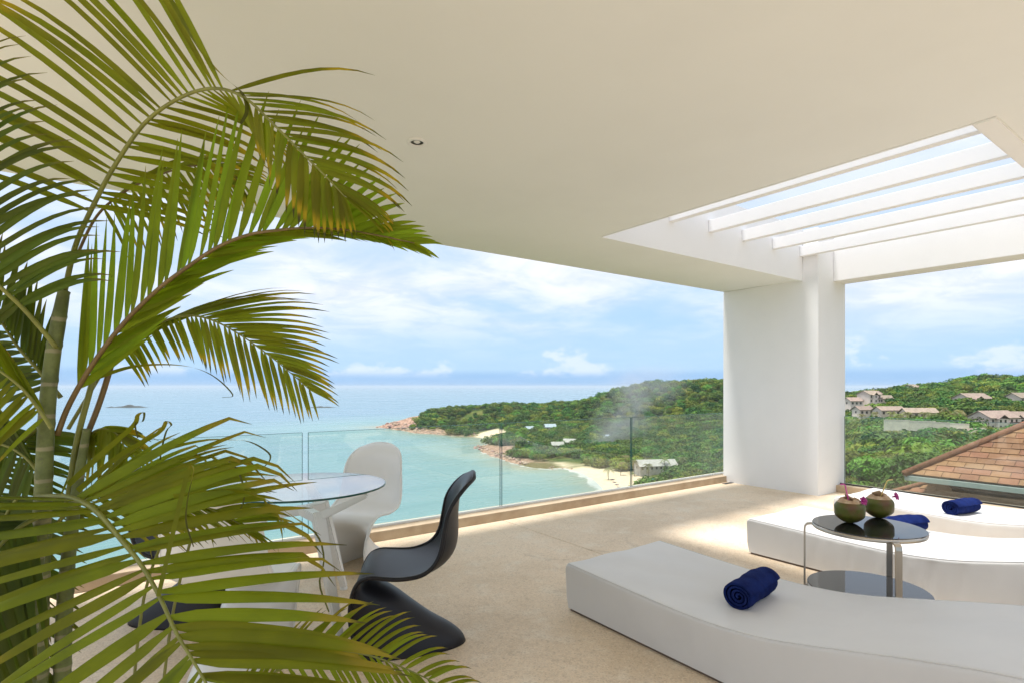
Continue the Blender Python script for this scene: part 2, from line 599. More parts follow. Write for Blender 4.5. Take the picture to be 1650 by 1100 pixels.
def build_land():
    xs = np.concatenate([np.arange(-520, -180, 20), np.arange(-180, 300, 4.0), np.arange(300, 1600, 14)])
    ys = np.concatenate([np.arange(-200, 40, 10), np.arange(40, 480, 4.0), np.arange(480, 1000, 6.0)])
    X, Y = np.meshgrid(xs, ys)
    Z = height(X, Y)
    sdist = signed_dist(X, Y)
    rock, sand, reef = cover_of(X, Y, sdist)
    nx, ny = len(xs), len(ys)
    V = np.stack([X.ravel() * CA + Y.ravel() * SA, -X.ravel() * SA + Y.ravel() * CA, Z.ravel()], 1)
    keep = (sdist > -60)
    faces = []
    kq = keep[:-1, :-1] | keep[1:, 1:]
    for j in range(ny - 1):
        for i in range(nx - 1):
            if kq[j, i]:
                a = j * nx + i
                faces.append((a, a + 1, a + nx + 1, a + nx))
    me = bpy.data.meshes.new('land')
    me.from_pydata(V.tolist(), [], faces)
    me.polygons.foreach_set('use_smooth', [True] * len(me.polygons))
    ca_ = me.color_attributes.new('cover', 'FLOAT_COLOR', 'POINT')
    buf = np.stack([rock.ravel(), sand.ravel(), reef.ravel(), np.ones(rock.size)], 1).astype(np.float32)
    ca_.data.foreach_set('color', buf.ravel())
    me.materials.append(land_mat())
    o = link_obj('land', me)
    tag(o, kind='structure')


build_land()


def sea_mat():
    m = bpy.data.materials.new('sea_water')
    m.use_nodes = True
    node, link = NT(m.node_tree)
    out = node('ShaderNodeOutputMaterial')
    p = node('ShaderNodeBsdfPrincipled')
    p.inputs['Roughness'].default_value = 0.28
    p.inputs['IOR'].default_value = 1.33
    at_ = node('ShaderNodeAttribute', attribute_name='depth')
    geo = node('ShaderNodeNewGeometry')
    n1 = node('ShaderNodeTexNoise', i_Scale=0.012, i_Detail=5.0, i_Roughness=0.55)
    n2 = node('ShaderNodeTexNoise', i_Scale=0.09, i_Detail=5.0, i_Roughness=0.6)
    link(geo.outputs['Position'], n1.inputs['Vector'])
    link(geo.outputs['Position'], n2.inputs['Vector'])
    d = math_node(node, link, 'ADD', at_.outputs['Fac'], math_node(node, link, 'MULTIPLY', math_node(node, link, 'SUBTRACT', n1.outputs['Fac'], 0.5), 0.35))
    d = math_node(node, link, 'ADD', d, math_node(node, link, 'MULTIPLY', math_node(node, link, 'SUBTRACT', n2.outputs['Fac'], 0.5), 0.10))
    r = node('ShaderNodeValToRGB')
    e = r.color_ramp.elements
    e[0].position, e[0].color = 0.0, (0.26, 0.25, 0.16, 1)
    e[1].position, e[1].color = 1.0, (0.115, 0.21, 0.275, 1)  # open sea paled: bright cloud reflection put into the water colour
    for pos, c in ((0.06, (0.21, 0.26, 0.185)), (0.16, (0.165, 0.265, 0.235)), (0.35, (0.135, 0.255, 0.255)), (0.62, (0.13, 0.235, 0.265))):
        x = e.new(pos)
        x.color = (*c, 1)
    link(d, r.inputs[0])
    fo = math_node(node, link, 'ADD', at_.outputs['Fac'], math_node(node, link, 'MULTIPLY', math_node(node, link, 'SUBTRACT', n2.outputs['Fac'], 0.5), 0.035))
    wc = mixc(node, link, smooth(node, link, fo, 0.006, 0.016, 0.8, 0.0), r.outputs[0], (0.62, 0.60, 0.54))
    mq = node('ShaderNodeMapping')
    mq.inputs['Scale'].default_value = (0.006, 0.035, 1.0)
    mq.inputs['Rotation'].default_value = (0, 0, 0.5)
    link(geo.outputs['Position'], mq.inputs['Vector'])
    n4 = node('ShaderNodeTexNoise', i_Scale=1.0, i_Detail=8.0, i_Roughness=0.65, i_Distortion=0.4)
    link(mq.outputs[0], n4.inputs['Vector'])
    wc = mixc(node, link, smooth(node, link, n4.outputs['Fac'], 0.4, 0.68, 0.0, 0.35), wc, (0.085, 0.19, 0.215))
    link(wc, p.inputs['Base Color'])
    link(smooth(node, link, n4.outputs['Fac'], 0.35, 0.7, 0.20, 0.36), p.inputs['Roughness'])
    mp = node('ShaderNodeMapping')
    mp.inputs['Scale'].default_value = (0.5, 1.0, 1.0)
    link(geo.outputs['Position'], mp.inputs['Vector'])
    w = node('ShaderNodeTexNoise', i_Scale=0.35, i_Detail=4.0)
    link(mp.outputs[0], w.inputs['Vector'])
    bp = node('ShaderNodeBump')
    bp.inputs['Strength'].default_value = 0.4
    bp.inputs['Distance'].default_value = 1.2
    link(w.outputs['Fac'], bp.inputs['Height'])
    link(bp.outputs[0], p.inputs['Normal'])
    link(p.outputs[0], out.inputs['Surface'])
    return m


def build_sea():
    radii = np.concatenate([np.linspace(90, 900, 110), np.geomspace(930, 90000, 46)])
    az = np.linspace(-math.pi, math.pi, 361)[:-1]
    A, R = np.meshgrid(az, radii)
    X, Y = R * np.sin(A), R * np.cos(A)
    s = -signed_dist(X, Y)
    dep = np.clip(s / 330, 0, 1) ** 0.75
    dep = np.where(s < 0, 0, dep)
    dep = np.clip(dep + np.clip((R - 900) / 5000, 0, 0.5), 0, 1)
    V = np.stack([X.ravel() * CA + Y.ravel() * SA, -X.ravel() * SA + Y.ravel() * CA, np.full(X.size, SEA)], 1)
    V = np.vstack([V, [[0, 0, SEA]]])
    nr, na = X.shape
    faces = [(j * na + i, j * na + (i + 1) % na, (j + 1) * na + (i + 1) % na, (j + 1) * na + i) for j in range(nr - 1) for i in range(na)]
    faces += [(nr * na, (i + 1) % na, i) for i in range(na)]
    me = bpy.data.meshes.new('sea')
    me.from_pydata(V.tolist(), [], faces)
    a = me.attributes.new('depth', 'FLOAT', 'POINT')
    a.data.foreach_set('value', np.append(dep.ravel(), 0.2).astype(np.float32))
    me.materials.append(sea_mat())
    o = link_obj('sea', me)
    tag(o, kind='structure')


build_sea()

# ------------------------------------------------------------------ terrace floor, kerb, roof, column
CEIL = 2.585
GV, GU = 4.59, 7.385                                  # glass lines
JU = 3.09                                             # expansion joint


def build_terrace():
    t = empty('terrace_floor')
    tag(t, kind='structure')
    for a, b in (((-9, -6, -0.3), (JU - 0.004, 4.44, 0)), ((JU + 0.004, -6, -0.3), (7.7, 4.44, 0))):
        box('slab', a, b, M_FLOOR, t, 0.003, 1)
    box('joint_filler', (JU - 0.0035, -6, -0.2), (JU + 0.0035, 4.44, -0.006), M_DARK, t)
    base = box('terrace_base', (-9, -6, -7), (7.7, 4.7, -0.31), M_WHITE)
    tag(base, kind='structure')
    bm = bmesh.new()
    add_box(bm, (-9, 4.44, -0.3), (6.80, 4.70, 0.085), 0.008)
    add_box(bm, (6.801, 4.505, -0.3), (7.5, 4.70, 0.085), 0.008)
    k = bm_obj('kerb', bm, M_KERB)
    tag(k, 'low sandy stone kerb carrying the glass railing along the sea side of the terrace', 'kerb')
    k2 = box('kerb', (7.26, -6, 0.001), (7.52, 3.235, 0.085), M_KERB, None, 0.008)
    tag(k2, 'low stone kerb carrying the glass railing behind the white loungers', 'kerb')
    dr = empty('floor_drain', (6.72, 4.37, 0.0))
    tag(dr, 'small dark floor drain beside the foot of the white pillar', 'drain')
    box('grate', (-0.09, -0.03, 0.001), (0.09, 0.03, 0.005), M_DARK, dr)
    # railing towards the sea
    r = empty('glass_railing', (0, GV, 0))
    tag(r, 'frameless clear glass railing along the sea side of the terrace', 'railing')
    edges = [(-8.35, -6.46), (-6.43, -4.56), (-4.53, -2.66), (-2.63, -0.66), (-0.63, 1.235), (1.285, 3.155), (3.18, 5.058), (5.083, 6.985)]
    for a, b in edges:
        g = box('glass_panel', (a, -0.006, 0.088), (b, 0.006, 0.93), M_GLASS, r)
        box('polished_edge', (a + 0.0, -0.0055, 0.9305), (b, 0.0055, 0.933), M_GLASSEDGE, g)
        box('polished_edge', (a - 0.003, -0.0055, 0.09), (a - 0.0005, 0.0055, 0.93), M_GLASSEDGE, g)
        box('polished_edge', (b + 0.0005, -0.0055, 0.09), (b + 0.003, 0.0055, 0.93), M_GLASSEDGE, g)
    box('channel', (-9, -0.02, 0.0855), (6.99, -0.0075, 0.102), M_ALU, r)
    box('channel', (-9, 0.0075, 0.0855), (6.99, 0.02, 0.102), M_ALU, r)
    r2 = empty('glass_railing', (GU, 0, 0))
    tag(r2, 'frameless clear glass railing behind the loungers in front of the shingled roof', 'railing')
    for a, b in ((1.30, 3.19), (-0.62, 1.27), (-2.54, -0.65), (-4.46, -2.57)):
        g = box('glass_panel', (-0.006, a, 0.088), (0.006, b, 0.93), M_GLASS, r2)
        box('polished_edge', (-0.0055, a, 0.9305), (0.0055, b, 0.933), M_GLASSEDGE, g)
        box('polished_edge', (-0.0055, b + 0.0005, 0.09), (0.0055, b + 0.003, 0.93), M_GLASSEDGE, g)
    box('channel', (-0.02, -6, 0.0855), (-0.0075, 3.235, 0.102), M_DARK, r2)
    # pillar
    p = empty('pillar', (6.81, 3.236, 0))
    tag(p, 'massive white rendered pillar standing at the corner of the terrace', 'pillar')
    prof = [(0, -.28), (1.265, -.28), (1.265, CEIL - .002), (.18, CEIL - .002), (.178, 3.19), (0, 3.19)]
    bm = bmesh.new()
    va = [bm.verts.new((0, y, z)) for y, z in prof]
    vb = [bm.verts.new((.70, y, z)) for y, z in prof]
    bm.faces.new(va); bm.faces.new(vb[::-1])
    for i in range(6):
        bm.faces.new((va[i], va[(i + 1) % 6], vb[(i + 1) % 6], vb[i]))
    bmesh.ops.bevel(bm, geom=list(bm.edges), offset=.006, segments=2, affect='EDGES')
    bm_obj('shaft', bm, M_WHITE, p)
    # roof canopy with the skylight opening
    R = empty('canopy_roof', (0, 0, CEIL))
    tag(R, 'flat cream canopy roof over the terrace with a square opening of white rafters', 'roof')
    top = 0.62
    box('ceiling_slab', (-1.3, -0.45, 0), (3.42, 4.468, top), M_CEIL, R)
    box('ceiling_slab', (3.42, 3.432, 0), (7.51, 4.468, top), M_CEIL, R)
    box('ceiling_slab', (3.42, -0.45, 0), (7.51, 0.885, top), M_CEIL, R)
    box('trim', (3.42, 0.80, -0.012), (7.51, 0.885, -0.001), M_FASCIA, R)
    box('fascia', (3.4215, 3.418, -0.012), (6.808, 3.431, top + 0.02), M_FASCIA, R)
    box('fascia', (3.421, 0.886, -0.004), (3.433, 3.417, top + 0.02), M_FASCIA, R)
    box('fascia', (3.434, 0.886, -0.004), (7.19, 0.898, top + 0.02), M_FASCIA, R)
    box('beam', (7.19, 0.90, -0.003), (7.508, 3.235, top), M_WHITE, R, 0.004)
    box('edge_drip', (-1.3, 4.469, 0.0), (7.51, 4.492, 0.14), M_FASCIA, R)
    for t_ in (1.089, 1.83, 2.536, 3.26, 3.99):
        uc = 3.42 + t_ * 0.8387
        box('rafter', (uc - 0.035, 0.899, 0.275), (uc + 0.035, 3.417, 0.395), M_FASCIA, R, 0.004)
    # downlight
    pos = ground(672, 229, CEIL)
    dl = empty('downlight', (pos.x, pos.y, CEIL))
    tag(dl, 'small round recessed downlight in the cream ceiling', 'ceiling light')
    lathe('trim_ring', [(0.052, 0.0), (0.052, -0.006), (0.036, -0.008), (0.034, -0.002), (0.034, 0.0)], M_FASCIA, dl)
    lathe('reflector', [(0.033, -0.003), (0.026, -0.0015), (0.018, -0.001)], M_DARK, dl)
    lathe('lamp', [(0.017, -0.0015), (0.012, -0.005), (0.0, -0.006)], M_ALU, dl)


build_terrace()

# ------------------------------------------------------------------ neighbour's shingled roof
M_SHINGLE = mat('clay_shingle', (0.185, 0.078, 0.033), 0.8, col2=(0.27, 0.132, 0.062), vscale=2.5, bump=0.4, bscale=60, rand=0.16)
M_HIP = mat('hip_tile', (0.22, 0.09, 0.042), 0.8, var=0.3, vscale=3, bump=0.3, bscale=50)
M_GUTTER = mat('green_grey_fascia', (0.30, 0.36, 0.33), 0.6, var=0.12, vscale=5)
M_UNDER = mat('roof_underlay', (0.09, 0.055, 0.035), 0.9)
M_HOUSEWALL = mat('cream_house_wall', (0.62, 0.54, 0.42), 0.85, var=0.1)


def build_roof_house():
    h = empty('shingled_house', (13.9, 4.74, -0.58))
    tag(h, 'neighbouring house with a hipped roof of orange brown shingles beyond the glass', 'house')

    def plane(roof, org, e_u, length, rise_dir, rows, expo, slope, hip_in, cut_len):
        """courses of shingles: org eave corner, e_u along the eave, rise_dir across it (unit, horizontal)"""
        up = rise_dir * math.cos(slope) + Vector((0, 0, math.sin(slope)))
        nrm = e_u.cross(up).normalized()
        if nrm.z < 0: nrm = -nrm
        for r in range(rows):
            s0, s1 = r * expo, (r + 1) * expo + 0.05
            start0 = s0 * math.cos(slope) * hip_in
            start1 = s1 * math.cos(slope) * hip_in
            L = 0.30
            off = -L if r % 2 == 0 else -L * 0.5
            k = 0
            while True:
                a, b = off + k * L + 0.004, off + (k + 1) * L - 0.004
                k += 1
                if a > cut_len: break
                a0, a1 = max(a, start0), max(a, start1)
                if b < max(start0, start1) + 0.02: continue
                if a0 > b or a1 > b: continue
                lift = 0.012 + rnd.uniform(-.003, .004)
                def P(al, s, o_): return org + e_u * al + up * s + nrm * o_
                j = rnd.uniform(-.006, .006)
                top = [P(a0, s0 + j, lift + 0.014), P(b, s0 + j, lift + 0.014), P(b, s1, 0.008), P(a1, s1, 0.008)]
                bot = [P(a0, s0 + j, lift - 0.004), P(b, s0 + j, lift - 0.004), P(b, s1, 0.0), P(a1, s1, 0.0)]
                mesh('shingle', top + bot, [(0, 1, 2, 3), (7, 6, 5, 4), (0, 4, 5, 1), (1, 5, 6, 2), (2, 6, 7, 3), (3, 7, 4, 0)], M_SHINGLE, roof)

    s = math.radians(34)
    tn = math.tan(s)
    D = 4.0
    # upper roof
    V = [(0, 0, 0), (0, -12, 0), (2 * D, -12, 0), (2 * D, 0, 0), (D, -D, D * tn), (D, -8, D * tn)]
    up = mesh('roof', V, [(0, 4, 5, 1), (1, 5, 2), (2, 5, 4, 3), (3, 4, 0), (0, 1, 2, 3)], M_UNDER, h)
    plane(up, Vector((0, 0, 0)), Vector((0, -1, 0)), 12, Vector((1, 0, 0)), 16, 0.18, s, 1.0, 5.2)
    tube('hip_cap', [(-0.05, 0.05, 0.0), (1.5, -1.5, 1.5 * tn + 0.02), (D, -D, D * tn + 0.02)], 0.075, M_HIP, up, 8)
    box('gutter', (-0.05, -12, -0.135), (0.03, 0.04, -0.03), M_GUTTER, h, 0.01)
    box('gutter', (0.031, -0.04, -0.135), (2 * D, 0.045, -0.03), M_GUTTER, h, 0.01)
    # lower tier
    z1, k1 = -0.22, 0.45
    V = [(1.6, -.22, z1), (1.6, -12, z1), (-.4, -12, z1 - 2 * k1), (-.4, 1.78, z1 - 2 * k1), (7, -.22, z1), (7, 1.78, z1 - 2 * k1)]
    lo = mesh('lower_roof', V, [(0, 1, 2, 3), (0, 3, 5, 4)], M_UNDER, h)
    s2 = math.atan(k1)
    plane(lo, Vector((-.4, 1.78, z1 - 2 * k1)), Vector((0, -1, 0)), 12, Vector((1, 0, 0)), 12, 0.18, s2, 1.0, 6.8)
    tube('hip_cap', [(-.45, 1.83, z1 - 2 * k1), (1.6, -.22, z1 + 0.015)], 0.06, M_HIP, lo, 8)
    box('wall', (1.8, -11, -6), (7, -1.0, -0.30), M_HOUSEWALL, h)
    box('soffit', (0.04, -11.9, -0.125), (7.9, -0.05, -0.10), M_GUTTER, h)


build_roof_house()

# ------------------------------------------------------------------ trees
M_LEAF = mat('tree_leaves', (0.12, 0.20, 0.020), 0.6, col2=(0.175, 0.255, 0.034), vscale=0.6, rand=0.75, spec=0.25, transl=0.25)
M_LEAFD = mat('dark_tree_leaves', (0.050, 0.115, 0.014), 0.6, col2=(0.090, 0.16, 0.020), vscale=0.6, rand=0.6, spec=0.25, transl=0.2)
M_BARK = mat('grey_bark', (0.17, 0.13, 0.10), 0.9, var=0.35, vscale=8, bump=0.4, bscale=30)
M_PALMLEAF = mat('coconut_palm_leaves', (0.15, 0.18, 0.03), 0.5, col2=(0.21, 0.20, 0.05), vscale=1.2, rand=0.5, transl=0.25)


def crown_mesh(name, seed, n, leaf, m, flat=0.8):
    r = np.random.RandomState(seed)
    k = r.randint(6, 10)
    C = np.stack([r.uniform(-.55, .55, k), r.uniform(-.55, .55, k), r.uniform(-.35, .45, k) * flat], 1)
    C[0] = (0, 0, 0.1)
    Rr = r.uniform(.36, .58, k)
    Rr[0] = 0.62
    pick = r.choice(k, n, p=Rr ** 2 / np.sum(Rr ** 2))
    dv = r.normal(size=(n, 3))
    dv[:, 2] = dv[:, 2] * 0.9 + 0.35
    dv /= np.linalg.norm(dv, axis=1)[:, None]
    P = C[pick] + dv * (Rr[pick] * r.uniform(.78, 1.08, n))[:, None]
    P[:, 2] *= flat
    nr = dv + r.normal(size=(n, 3)) * 0.38 + np.array([0, 0, .25])
    nr /= np.linalg.norm(nr, axis=1)[:, None]
    h = r.normal(size=(n, 3))
    a = np.cross(nr, h); a /= np.linalg.norm(a, axis=1)[:, None]
    b = np.cross(nr, a)
    sz = leaf * r.uniform(.6, 1.35, n)[:, None]
    bend = nr * sz * 0.25
    Q = np.stack([P - a * sz - bend, P - b * sz * .6, P + a * sz - bend, P + b * sz * .6], 1).reshape(-1, 3)
    Fc = np.arange(4 * n).reshape(-1, 4)
    me = bpy.data.meshes.new(name)
    me.from_pydata(Q.tolist(), [], Fc.tolist())
    me.materials.append(m)
    return me


def trunk_mesh(seed):
    r = random.Random(seed)
    V, Fc = [], []

    def limb(pts, rad, n=6):
        b0 = len(V)
        for i, p in enumerate(pts):
            for k in range(n):
                a = 6.283 * k / n
                V.append((p[0] + math.cos(a) * rad[i], p[1] + math.sin(a) * rad[i], p[2]))
        for i in range(len(pts) - 1):
            for k in range(n):
                Fc.append((b0 + i * n + k, b0 + i * n + (k + 1) % n, b0 + (i + 1) * n + (k + 1) % n, b0 + (i + 1) * n + k))
    limb([(0, 0, -1.5), (0.02, 0, -.9), (0.04, .02, -.4), (.02, .05, 0.1)], [.075, .06, .05, .03])
    for j in range(4):
        a = j * 1.6 + r.random()
        limb([(0.02, 0, -.75 + .08 * j), (.25 * math.cos(a), .25 * math.sin(a), -.35), (.5 * math.cos(a), .5 * math.sin(a), 0.05)], [.035, .025, .012], 5)
    me = bpy.data.meshes.new('trunk')
    me.from_pydata(V, [], Fc)
    me.materials.append(M_BARK)
    return me


CROWNS_NEAR = [crown_mesh('crown_near', 11 + i, 2000, 0.075, (M_LEAF, M_LEAFD, M_LEAF)[i]) for i in range(3)]
CROWNS_FAR = [crown_mesh('crown_far', 31 + i, 420, 0.12, (M_LEAF, M_LEAFD, M_LEAF, M_LEAFD, M_LEAF)[i], (0.85, 0.75, 0.7, 0.9, 0.65)[i]) for i in range(5)]
TRUNKS = [trunk_mesh(i) for i in range(2)]


def in_view(x, d, m=60):
    px = CX + F * x / d
    return (px > -m) & (px < 1650 + m)


# clearings: buildings and walls keep trees off (x, d, r)
def ctr(px, d): return ((px - CX) / F * d, d)


CLEAR = []
r0 = np.random.RandomState(5)
pts = []


def scatter(n, x0, x1, d0, d1, gap):
    X = r0.uniform(x0, x1, n)
    Y = r0.uniform(d0, d1, n)
    sdist = signed_dist(X, Y)
    rock, sand, reef = cover_of(X, Y, sdist)
    z = height(X, Y)
    ok = (sdist > 4) & (sand < 0.15) & (rock < 0.3 + 0.5 * r0.rand(n)) & in_view(X, np.maximum(Y, 1)) & (reef < .3)
    # tall grass clearings
    ok &= (wob(X, Y, 90, 40) + 0.5 * r0.rand(n)) > -0.10
    cell = {}
    for i in np.nonzero(ok)[0]:
        k = (int(X[i] // gap), int(Y[i] // gap))
        if k in cell:
            continue
        if any((X[i] - cx) ** 2 + (Y[i] - cy_) ** 2 < rr * rr for cx, cy_, rr in CLEAR):
            continue
        cell[k] = 1
        pts.append((X[i], Y[i], z[i]))


# villas and bungalows first so that trees keep clear of them
VILLAS = [  # px, base py, d, width, depth, storeys, yaw, name
    (1600, 690, 285, 19, 11, 2, 0.25), (1632, 690, 290, 10, 10, 2, -0.1), (1566, 656, 360, 20, 11, 2, 0.3), (1646, 655, 350, 15, 10, 2, 0.2),
    (1400, 648, 400, 14, 9, 2, 0.5), (1374, 652, 395, 9, 8, 1, 0.1), (1420, 648, 412, 12, 8, 1, -0.2), (1408, 640, 428, 8, 7, 1, 0.3),
    (1470, 629, 452, 9, 7, 1, 0.3), (1432, 668, 330, 15, 7, 1, 0.1), (1480, 672, 318, 16, 8, 1, -0.15), (1568, 708, 245, 12, 7, 1, 0.2),
    (1390, 667, 345, 9, 7, 1, 0.1)]
BUNGALOWS = [  # px, base py, d, width, depth, yaw, roof tone
    (727 + 107, 722, 520, 5, 5, 0.3, 0), (850, 722, 500, 7, 6, -0.3, 0), (886, 694, 575, 9, 8, 0.2, 0), (853, 697, 585, 7, 7, 0.5, 0),
    (898, 724, 470, 8, 7, 0.1, 1), (918, 719, 478, 8, 7, -0.4, 1), (1056, 758, 345, 20, 9, 0.15, 1), (974, 712, 500, 8, 7, 0.4, 0)]
for v in VILLAS:
    x, d = ctr(v[0], v[2])
    CLEAR.append((x, d, v[3] * 0.62)); CLEAR.append((x * (1 - 6 / d), d - 6, v[3] * 0.55)); CLEAR.append((x * (1 - 14 / d), d - 14, v[3] * 0.35))
for v in BUNGALOWS:
    x, d = ctr(v[0], v[2])
    CLEAR.append((x, d, v[3] * 0.8)); CLEAR.append((x * (1 - 7 / d), d - 7, v[3] * 0.85)); CLEAR.append((x * (1 - 15 / d), d - 15, v[3] * 0.8)); CLEAR.append((x * (1 - 23 / d), d - 23, v[3] * 0.6))
WALLS = [((1424, 676), (1508, 692), 262), ((1500, 680), (1562, 697), 255), ((1556, 690), (1612, 704), 246)]
for (a, _), (b, _), d in WALLS:
    for t in np.linspace(0, 1, 9):
        x, dd = ctr(a + (b - a) * t, d)
        CLEAR.append((x, dd, 3.5)); CLEAR.append((x * (1 - 6 / dd), dd - 6, 3.0))
for px, d in ((1360, 9), (1400, 9), (1500, 14)):
    CLEAR.append((*ctr(px, d), 6))
CLEAR.append((*ctr(1600, 16), 14))

scatter(26000, -170, 330, 330, 800, 7.4)
scatter(9000, 60, 420, 225, 520, 6.2)
scatter(9000, 30, 340, 30, 230, 3.6)
pts_np = np.array(pts)
PX = CX + F * pts_np[:, 0] / pts_np[:, 1]
PY = HY + F * (EYE - pts_np[:, 2]) / pts_np[:, 1]
# leave out what the terrace itself hides: nearer than the sight line over the kerb
hide = (PX < 1175) & (PY > 760 + (1175 - PX) * 0.155 + 60)
hide |= (PX > 1190) & (PX < 1315)
hide |= (PX > 1340) & (PY > 900)
pts_np = pts_np[~hide]
order = np.argsort(pts_np[:, 1])
pts_np = pts_np[order]
print('trees', len(pts_np))

GROUP_TREES = 'leafy trees on the slopes'
N_IND = 240
tree_proto = {}


def put_tree(x, d, z, i):
    near = d < 150
    sc = r0.uniform(2.2, 3.6) if d < 120 else r0.uniform(3.0, 5.2)
    k = r0.randint(3) if near else r0.randint(5)
    root = empty('leafy_tree', c2w(x, d, z), r0.rand() * 6.28)
    root.scale = (sc, sc, sc * r0.uniform(.85, 1.15))
    px = CX + F * x / d
    if px > 1330:
        lab = 'leafy green tree on the slope below the resort walls'
        g = 'trees right of the white pillar'
    else:
        lab = 'leafy green tree in the woods behind the beach'
        g = 'trees behind the beach'
    tag(root, lab, 'tree', g)
    c = link_obj('crown', CROWNS_NEAR[k] if near else CROWNS_FAR[k], root)
    c.location = (0, 0, 1.25)
    t = link_obj('trunk', TRUNKS[i % 2], root)
    t.location = (0, 0, 1.25)
    return c


protos = {}
for i in range(min(N_IND, len(pts_np))):
    c = put_tree(*pts_np[i], i)
rest = pts_np[N_IND:]


def instancer(name, P, protos_, smin, smax, kind='stuff'):
    """one object: a cloud of points, each carrying a copy of one of the crowns"""
    n = len(P)
    me = bpy.data.meshes.new(name)
    W = [c2w(*p) for p in P]
    me.from_pydata([tuple(w) for w in W], [], [])
    for an, ty, val in (('rot', 'FLOAT', r0.rand(n) * 6.28), ('scl', 'FLOAT', smin + (smax - smin) * r0.rand(n) ** 1.6), ('sort', 'INT', r0.randint(0, len(protos_), n))):
        a = me.attributes.new(an, ty, 'POINT')
        a.data.foreach_set('value', val.astype(np.int32 if ty == 'INT' else np.float32))
    o = link_obj(name, me)
    tag(o, kind=kind)
    ng = bpy.data.node_groups.new(name, 'GeometryNodeTree')
    ng.interface.new_socket('Geometry', in_out='INPUT', socket_type='NodeSocketGeometry')
    ng.interface.new_socket('Geometry', in_out='OUTPUT', socket_type='NodeSocketGeometry')
    N, L = ng.nodes, ng.links
    gi, go = N.new('NodeGroupInput'), N.new('NodeGroupOutput')
    join = N.new('GeometryNodeJoinGeometry')

    def attr(nm, ty):
        a = N.new('GeometryNodeInputNamedAttribute')
        a.data_type = ty
        a.inputs['Name'].default_value = nm
        return a.outputs[0]
    rot, scl, srt = attr('rot', 'FLOAT'), attr('scl', 'FLOAT'), attr('sort', 'INT')
    cx = N.new('ShaderNodeCombineXYZ')
    L.new(rot, cx.inputs[2])
    for k, po in enumerate(protos_):
        oi = N.new('GeometryNodeObjectInfo')
        oi.inputs['Object'].default_value = po
        oi.inputs['As Instance'].default_value = True
        cmp_ = N.new('FunctionNodeCompare')
        cmp_.data_type = 'INT'
        cmp_.operation = 'EQUAL'
        ins = [s for s in cmp_.inputs if s.type == 'INT']
        L.new(srt, ins[0])
        ins[1].default_value = k
        ip = N.new('GeometryNodeInstanceOnPoints')
        L.new(gi.outputs[0], ip.inputs['Points'])
        L.new(cmp_.outputs[0], ip.inputs['Selection'])
        L.new(oi.outputs['Geometry'], ip.inputs['Instance'])
        L.new(cx.outputs[0], ip.inputs['Rotation'])
        L.new(scl, ip.inputs['Scale'])
        L.new(ip.outputs[0], join.inputs[0])
    L.new(join.outputs[0], go.inputs[0])
    md = o.modifiers.new('scatter', 'NODES')
    md.node_group = ng
    return o


# one individual tree of each far crown shape serves as the pattern of the far woods
far_crowns = []
for k in range(5):
    x, d, z = rest[k * 3]
    root = empty('leafy_tree', c2w(x, d, z))
    root.scale = (4, 4, 4)
    right = CX + F * x / d > 1330
    tag(root, 'leafy green tree on the slope below the resort walls' if right else
        'leafy green tree in the woods behind the beach', 'tree',
        'trees right of the white pillar' if right else 'trees behind the beach')
    c = link_obj('crown', CROWNS_FAR[k], root)
    c.location = (0, 0, 1.0)
    link_obj('trunk', TRUNKS[0], root).location = (0, 0, 1.0)
    far_crowns.append(c)
rr = rest[[i for i in range(len(rest)) if i not in (0, 3, 6, 9, 12)]].copy()
rr[:, 2] += 3.0
far_m = rr[:, 1] > 0
instancer('forest', rr, far_crowns, 3.0, 8.6)


# coconut palms
def palm_leaf_mesh(seed):
    r = random.Random(seed)
    V, Fc = [], []
    for f in range(17):
        a = f * 2.4 + r.random()
        el = r.uniform(-.2, 1.1)
        L = r.uniform(.8, 1.05)
        prev = None
        n = 9
        for i in range(n + 1):
            t = i / n
            rad = L * t * math.cos(el * (1 - .5 * t))
            z = L * t * math.sin(el) - (.75 + .3 * math.cos(el)) * L * t * t
            p = Vector((math.cos(a) * rad, math.sin(a) * rad, z))
            s = Vector((-math.sin(a), math.cos(a), 0))
            w = .20 * math.sin(math.pi * min(1, .12 + t * .85)) + .02
            if prev is not None:
                q, pw = prev
                for sg in (-1, 1):
                    for h in range(2):
                        u0, u1 = (h + .1) / 2, (h + .75) / 2
                        b = len(V)
                        A, B = q.lerp(p, u0), q.lerp(p, u1)
                        tip = q.lerp(p, u1 + .5) + s * sg * w - Vector((0, 0, w * .8))
                        V.extend([A, B, tip]); Fc.append((b, b + 1, b + 2))
            prev = (p, w)
    me = bpy.data.meshes.new('palm_crown')
    me.from_pydata([tuple(v) for v in V], [], Fc)
    me.materials.append(M_PALMLEAF)
    return me


PALMS = [palm_leaf_mesh(i) for i in range(3)]
PTR = None


def coconut_palm(px, py_base, d, hgt, lab, grp):
    global PTR
    x = (px - CX) / F * d
    z = float(height(np.array([x]), np.array([d]))[0])
    root = empty('coconut_palm', c2w(x, d, z), rnd.random() * 6.28)
    tag(root, lab, 'palm tree', grp)
    t = tube('trunk', [(0, 0, -1), (.1, 0, hgt * .3), (.35, .1, hgt * .7), (.6, .15, hgt)], [.2, .16, .13, .11], M_BARK, root, 6)
    c = link_obj('crown', PALMS[rnd.randrange(3)], root)
    c.location = (.6, .15, hgt)
    s = rnd.uniform(3.4, 4.6)
    c.scale = (s, s, s)


